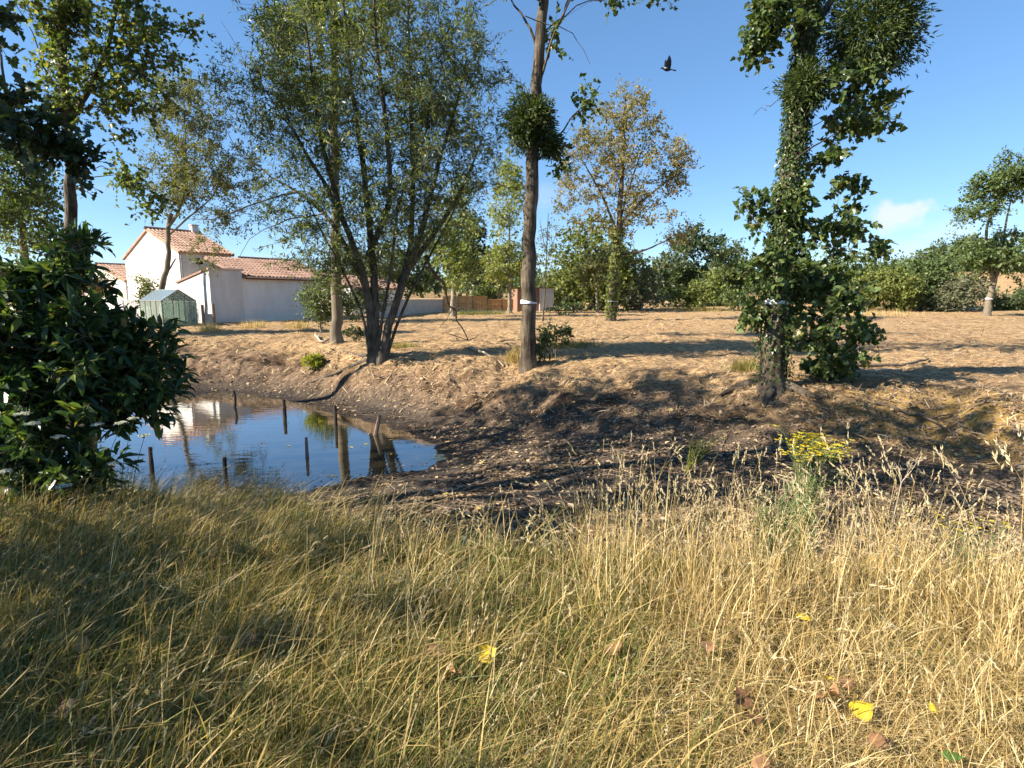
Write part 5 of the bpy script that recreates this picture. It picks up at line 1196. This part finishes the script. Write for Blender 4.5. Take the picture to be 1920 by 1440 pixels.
tuft('green weeds in front of the wooden fence, right part', 920, 588, 500, .5, .8, M['green_grass'])
tuft('green grass along the hedge foot right of the rusty tree', 1300, 583, 700, .7, 1.6, M['mixed_grass'])
tuft('brown grass strip at the hedge foot right of the big poplar', 1640, 590, 500, .7, 1.4, M['dry_grass'])
tuft('grass patch around the sapling right of the centre poplar', 1075, 650, 600, .3, .4, M['mixed_grass'])

# ------------------------------------------------------------------ herbs
def small_shrub(name, label, px, py, w_px, h_px, n, leaf, lm, size, rc, cat='plant', group=None, ntwig=5, nleaf=7, bm=None):
    c = gp(px, py); D = c[1]; k = D / FPX
    return shrub(name, label, cat, c, [ell(c + (0, 0, h_px * k * .55), (w_px * k * .5, w_px * k * .5, h_px * k * .5), n)], leaf, lm, bm or M['bark_olive'], size, ntwig, nleaf, rc, group=group, nst=5, stem_r=.012, lmax=.008, twr=.0025)
small_shrub('sapling', 'leafy dark green sapling right of the centre poplar foot', 1040, 672, 60, 70, 34, 'oval', M['sapling'], .075, .16)
small_shrub('sapling', 'lower green regrowth against the centre poplar base', 1018, 684, 36, 60, 16, 'oval', M['sapling'], .07, .13)
small_shrub('spurge_plant', 'bright yellow-green bushy weed on the far bank by the pond', 590, 692, 42, 28, 40, 'oval', M['bright_herb'], .06, .11)
small_shrub('sapling', 'green sprouts at the foot of the poplar behind the willow', 668, 640, 46, 28, 20, 'oval', M['sapling'], .08, .16)
small_shrub('sapling', 'leafy regrowth under the right-hand poplar', 1560, 712, 130, 40, 34, 'poplar', M['poplar_dark'], .085, .2)
small_shrub('bramble_plant', 'dark low brambles at the foot of the rusty tree line', 1060, 592, 60, 30, 16, 'quad', M['hedge_dark'], .2, .5)

def ragwort(label, c, hgt, nst, fl=1.0, lean=0.0, leafn=26, group='ragwort plants'):
    c = np.asarray(c, float); root = empty('ragwort_plant', c, label, 'wildflower', group); st = MB(); lv = MB(); fw = MB()
    for j in range(nst):
        d = rng.normal(size=2) * .16 + (lean, 0); h = hgt * rng.uniform(.75, 1.05); n = 7; t = np.linspace(0, 1, n)
        P = c + np.stack([d[0] * t ** 1.3 * h, d[1] * t ** 1.3 * h, h * t], 1); batch_tubes(st, P, np.linspace(.006, .003, n), 5)
        k = leafn; tt = rng.uniform(.08, .85, k); pos = np.stack([np.interp(tt, t, P[:, i]) for i in range(3)], 1); az = rng.uniform(0, 6.28, k)
        a = np.stack([np.cos(az), np.sin(az), rng.uniform(-.1, .6, k)], 1)
        for f in range(5):   # divided leaves
            p2 = pos + nrmz(a) * (.02 + .016 * f); add_leaves(lv, p2, nrmz(a + rand_dirs(k) * .7), nrmz(rand_dirs(k) * .5 + (0, 0, 1)), np.full(k, .038) * rng.uniform(.6, 1.2, k), 'lance', rng.random(k) * .99)
        if fl > 0:
            m_ = int(26 * fl); top = P[-1]; off = rng.normal(size=(m_, 3)) * (.055, .055, .03); ends = top + off + (0, 0, .03)
            batch_tubes(st, np.stack([np.repeat(P[-2][None], m_, 0), (ends + P[-1]) / 2, ends], 1), np.full((m_, 3), .0016), 3)
            for f in range(7):
                az = rng.uniform(0, 6.28, m_); add_leaves(fw, ends, np.stack([np.cos(az), np.sin(az), np.full(m_, .25)], 1), np.repeat(np.array([[0, 0, 1.0]]), m_, 0) + rand_dirs(m_) * .8, np.full(m_, .019), 'oval', rng.random(m_) * .99)
    st.build('stems', M['ragwort_leaf'], root, smooth=True); o = lv.build('leaves', M['ragwort_leaf'], root); o['kind'] = 'stuff'
    if fl > 0: o = fw.build('flowers', M['ragwort_flower'], root); o['kind'] = 'stuff'
ragwort('tall ragwort with yellow flower heads rising from the dry grass at the right', on(2.0, 3.75), .86, 9, 1.0, .06, 34)
ragwort('grey-green feathery ragwort rosette among the dry grass stems', on(1.62, 3.35), .52, 7, 0, 0, 34)
ragwort('small ragwort at the right edge of the dry grass', on(2.75, 3.25), .34, 4, .2, 0, 16)
# broad-leaved weeds in the sward
for lab, px, py, sz in (('broad green dock leaves in the grass left of the centre', 545, 985, .11), ('small green rosette in the lit grass below the centre', 1330, 1235, .06), ('green weed leaves at the lower left in shade', 85, 1265, .09), ('light green seedling beside the straw at the centre right', 1185, 1135, .06),
                        ('green clover patch at the right edge of the grass', 1740, 1265, .05), ('dark green weed leaves in the shade at the bottom left', 420, 1350, .08)):
    c = gp(px, py); root = empty('weed_plant', c, lab, 'weed', 'broad-leaved weeds in the near grass'); n = 9; az = rng.uniform(0, 6.28, n); st = MB()
    a = np.stack([np.cos(az), np.sin(az), rng.uniform(.5, 1.6, n)], 1); L = rng.uniform(.05, .13, n)
    tips = c + nrmz(a) * L[:, None]; batch_tubes(st, np.stack([np.repeat(c[None], n, 0), c + (tips - c) * .5, tips], 1), np.full((n, 3), .0016), 4); st.build('stems', M['sapling'], root)
    leaf_objects(root, tips, a * (1, 1, .3), np.repeat(np.array([[0, 0, 1.0]]), n, 0) + rand_dirs(n) * .4, sz * rng.uniform(.6, 1.1, n), 'oval', M['hedge_lime'])

# broom-like weed on the bed
c = gp(1285, 892); root = empty('broom_plant', c, 'wispy yellow-green weed leaning on the dark pond bed', 'plant'); st = MB(); lv = MB()
for j in range(16):
    d = np.array((rng.uniform(.1, .75), rng.normal() * .2, 1)) ; h = rng.uniform(.35, .68); t = np.linspace(0, 1, 6)[:, None]; P = c + d * h * t * np.array((1, 1, .8)); batch_tubes(st, P, np.linspace(.006, .002, 6), 4)
    n = 40; tt = rng.uniform(.45, 1.05, n)[:, None]; pos = c + d * h * tt * np.array((1, 1, .8)) + rng.normal(size=(n, 3)) * .025; add_leaves(lv, pos, nrmz(d + rand_dirs(n) * .6), rand_dirs(n), rng.uniform(.03, .06, n), 'lance', rng.random(n) * .99)
st.build('stems', M['bright_herb'], root); lv.build('leaves', M['olive'], root)['kind'] = 'stuff'

# wild carrots
def carrot(label, px, py, d, rad=.045):
    tip = at(px, py, d); b_ = on(tip[0] - rng.uniform(.1, .3), d - .05); root = empty('wild_carrot', b_, label, 'wildflower', 'white wild carrots by the laurel'); st = MB(); fl = MB()
    t = np.linspace(0, 1, 8)[:, None]; P = b_ + (tip - b_) * t; P[:, 0] -= .05 * np.sin(t[:, 0] * np.pi); batch_tubes(st, P, np.linspace(.0035, .002, 8), 5)
    n = 34; az = rng.uniform(0, 6.28, n); rr = rad * np.sqrt(rng.random(n)); ends = tip + np.stack([rr * np.cos(az), rr * np.sin(az), .03 - rr * .25], 1)
    batch_tubes(st, np.stack([np.repeat(tip[None], n, 0), tip + (ends - tip) * .6 + (0, 0, .004), ends], 1), np.full((n, 3), .0008), 3)
    for f in range(7):
        az = rng.uniform(0, 6.28, n); add_leaves(fl, ends + rng.normal(size=(n, 3)) * .003, np.stack([np.cos(az), np.sin(az), np.full(n, .2)], 1), np.repeat(np.array([[0, 0, 1.0]]), n, 0) + rand_dirs(n) * .35, np.full(n, .012), 'oval', rng.random(n) * .99)
    az = rng.uniform(0, 6.28, 30); tt = rng.uniform(.05, .6, 30); pos = b_ + (tip - b_) * tt[:, None]; lf = MB()
    for f in range(4): add_leaves(lf, pos + np.stack([np.cos(az), np.sin(az), np.zeros(30)], 1) * .02 * (f + 1), np.stack([np.cos(az), np.sin(az), rng.uniform(0, .7, 30)], 1) + rand_dirs(30) * .5, rand_dirs(30), np.full(30, .03), 'lance', rng.random(30) * .99)
    st.build('stem', M['sapling'], root); fl.build('umbel', M['umbel'], root)['kind'] = 'stuff'; lf.build('leaves', M['sapling'], root)['kind'] = 'stuff'
for lab, px, py, d, rd in (('large white umbel at the far left before the laurel', 42, 782, 3.7, .055), ('white umbel just right of the leftmost pair', 62, 800, 3.6, .045), ('small white umbel in the middle of the laurel foot', 110, 825, 3.8, .035), ('white umbel left of the two over the pond corner', 228, 798, 4.2, .04),
                           ('white umbel highest over the pond corner', 250, 790, 4.3, .04), ('white umbel at the pond corner beside the near stake', 270, 822, 4.2, .04), ('low white umbel in the grass under the laurel', 118, 918, 3.4, .045), ('pale umbel at the waterline by the laurel foot', 212, 875, 4.2, .04),
                           ('dim white umbel at the left edge low in the grass', 10, 890, 3.5, .04), ('greenish closed umbel before the laurel', 184, 802, 4.0, .035)):
    carrot(lab, px, py, d, rd)
# dried umbel skeleton at the right
c = on(2.35, 3.5); root = empty('dried_umbel', c, 'brown dried umbel skeleton rising above the dry grass at the right', 'plant'); st = MB(); tip = at(1690, 905, 3.5)
batch_tubes(st, smooth_path(np.array([c, (c + tip) / 2 + (.03, 0, 0), tip]), 7), np.linspace(.005, .004, 7), 5)
for off in ((-.05, 0, .09), (.10, .02, .13), (.03, -.02, .10), (.00, .03, .07)):
    e = tip + np.array(off); batch_tubes(st, np.array([tip, tip + np.array(off) * .55 + (.006, 0, 0), e]), np.array((.003, .0025, .002)), 4)
    for q in range(6): batch_tubes(st, np.array([e, e + rng.normal(size=3) * .012 + (0, 0, .015), e + rng.normal(size=3) * .02 + (0, 0, .03)]), np.array((.0015, .0012, .001)), 3)
st.build('stems', M['deadwood'], root)

# ------------------------------------------------------------------ big fallen leaves in the near grass
def big_leaf(label, px, py, size, mat, kind='poplar', lift=.125, tilt=.4, az=None, seed=0):
    g_ = gp(px, py); d = g_ - np.array((0, 0, CAM_Z)); c = np.array((0, 0, CAM_Z)) + d * (1 - lift / 1.6)
    # a grid for a crumpled surface
    n = 17; us = np.linspace(0, 1, n); V = []; prof = {'poplar': lambda t: .47 * np.sin(np.pi * np.clip(t * .93 + .07, 0, 1) ** .62), 'plane': lambda t: .5 * np.sin(np.pi * np.clip(t, .02, .98) ** .8) * (1 + .13 * np.cos(t * 19))}
    rl = np.random.default_rng(seed + 5); ph = rl.uniform(0, 6, 4); cr = .10 if kind == 'poplar' else .17
    f_ = prof['poplar' if kind == 'poplar' else 'plane']
    for t in us:
        for w_ in np.linspace(-1, 1, 7):
            y_ = w_ * f_(t); z_ = cr * (np.sin(5 * t + ph[0]) * .4 + np.sin(7 * y_ + ph[1]) * .5 + .9 * abs(w_) ** 2 * np.sin(3.2 * t + ph[2])) ; V.append((t - .5, y_, z_))
    V = np.array(V) * size
    az = rl.uniform(0, 6.28) if az is None else az; tx, ty = rl.normal(size=2) * tilt
    Mx = np.array(Matrix.Rotation(az, 3, 'Z')); My = np.array(Matrix.Rotation(tx + .25, 3, 'X')) @ np.array(Matrix.Rotation(ty, 3, 'Y')); V = V @ (My @ Mx).T
    Q = [(i * 7 + j, i * 7 + j + 1, (i + 1) * 7 + j + 1, (i + 1) * 7 + j) for i in range(n - 1) for j in range(6)]
    root = empty('fallen_leaf', c, label, 'leaf', 'large fallen leaves in the near grass')
    m = MB(); m.add(V + c, {4: Q}, .3 + .5 * rl.random()); m.build('blade', mat, root, smooth=True)
    s = MB(); i0 = V[3]; dirx = V[3] - V[10]; batch_tubes(s, np.array([c + V[87], c + V[45] + (0, 0, .0015), c + V[3], c + i0 + dirx * 3.0, c + i0 + dirx * 7.5 + (0, 0, .006)]), np.array((.0006, .001, .0014, .0014, .0016)), 4); s.build('stalk', mat, root)
Y_, B_, G_ = M['leaf_yellow'], M['leaf_brown'], M['leaf_green']
for i, (lab, px, py, sz, mt, kd) in enumerate((
    ('bright yellow broad leaf lying near the bottom right corner', 1620, 1330, .085, Y_, 'poplar'), ('crumpled tan leaf beside the bright yellow one at the bottom right', 1548, 1300, .10, B_, 'plane'),
    ('small yellow leaf tucked behind the crumpled tan leaf', 1545, 1268, .05, Y_, 'poplar'), ('yellow leaf caught upright among the tall straw', 1508, 1160, .065, Y_, 'poplar'),
    ('brown leaf above the curled orange one at the lower right', 1392, 1310, .075, B_, 'plane'), ('curled orange-brown leaf hanging in the grass at the lower right', 1418, 1350, .07, B_, 'poplar'),
    ('pale brown leaf half buried below the bright yellow one', 1648, 1388, .075, B_, 'plane'), ('brown-and-yellow curled leaf left of the centre', 915, 1228, .085, Y_, 'plane'),
    ('dark curled brown leaf right of the centre', 1150, 1215, .085, B_, 'plane'), ('pinkish dry leaf lying in the shaded grass at the left', 468, 1205, .085, B_, 'plane'),
    ('dark brown flat leaf in the shade near the centre', 820, 1222, .075, B_, 'poplar'), ('pale grey-brown leaf under the shaded dark one', 842, 1262, .07, B_, 'plane'),
    ('dry leaf at the far left in shade', 150, 1210, .075, B_, 'plane'), ('brown leaf at the bottom edge right of the centre', 1425, 1432, .06, B_, 'plane'),
    ('green broad leaf at the bottom right corner', 1788, 1418, .06, G_, 'poplar'), ('tiny yellow leaf right of the big yellow leaf', 1748, 1325, .035, Y_, 'poplar'),
    ('yellow leaf at the right edge among dry stems', 1905, 1085, .06, Y_, 'poplar'), ('reddish leaf in the straw left of the right-hand stand', 1330, 1215, .06, B_, 'plane'),
    ('small pale leaf beside the curled orange one', 1590, 1280, .05, B_, 'plane'), ('reddish-brown leaf at the lower left corner in shade', 120, 1330, .08, B_, 'plane'))):
    big_leaf(lab, px, py, sz, mt, kd, seed=i * 7)
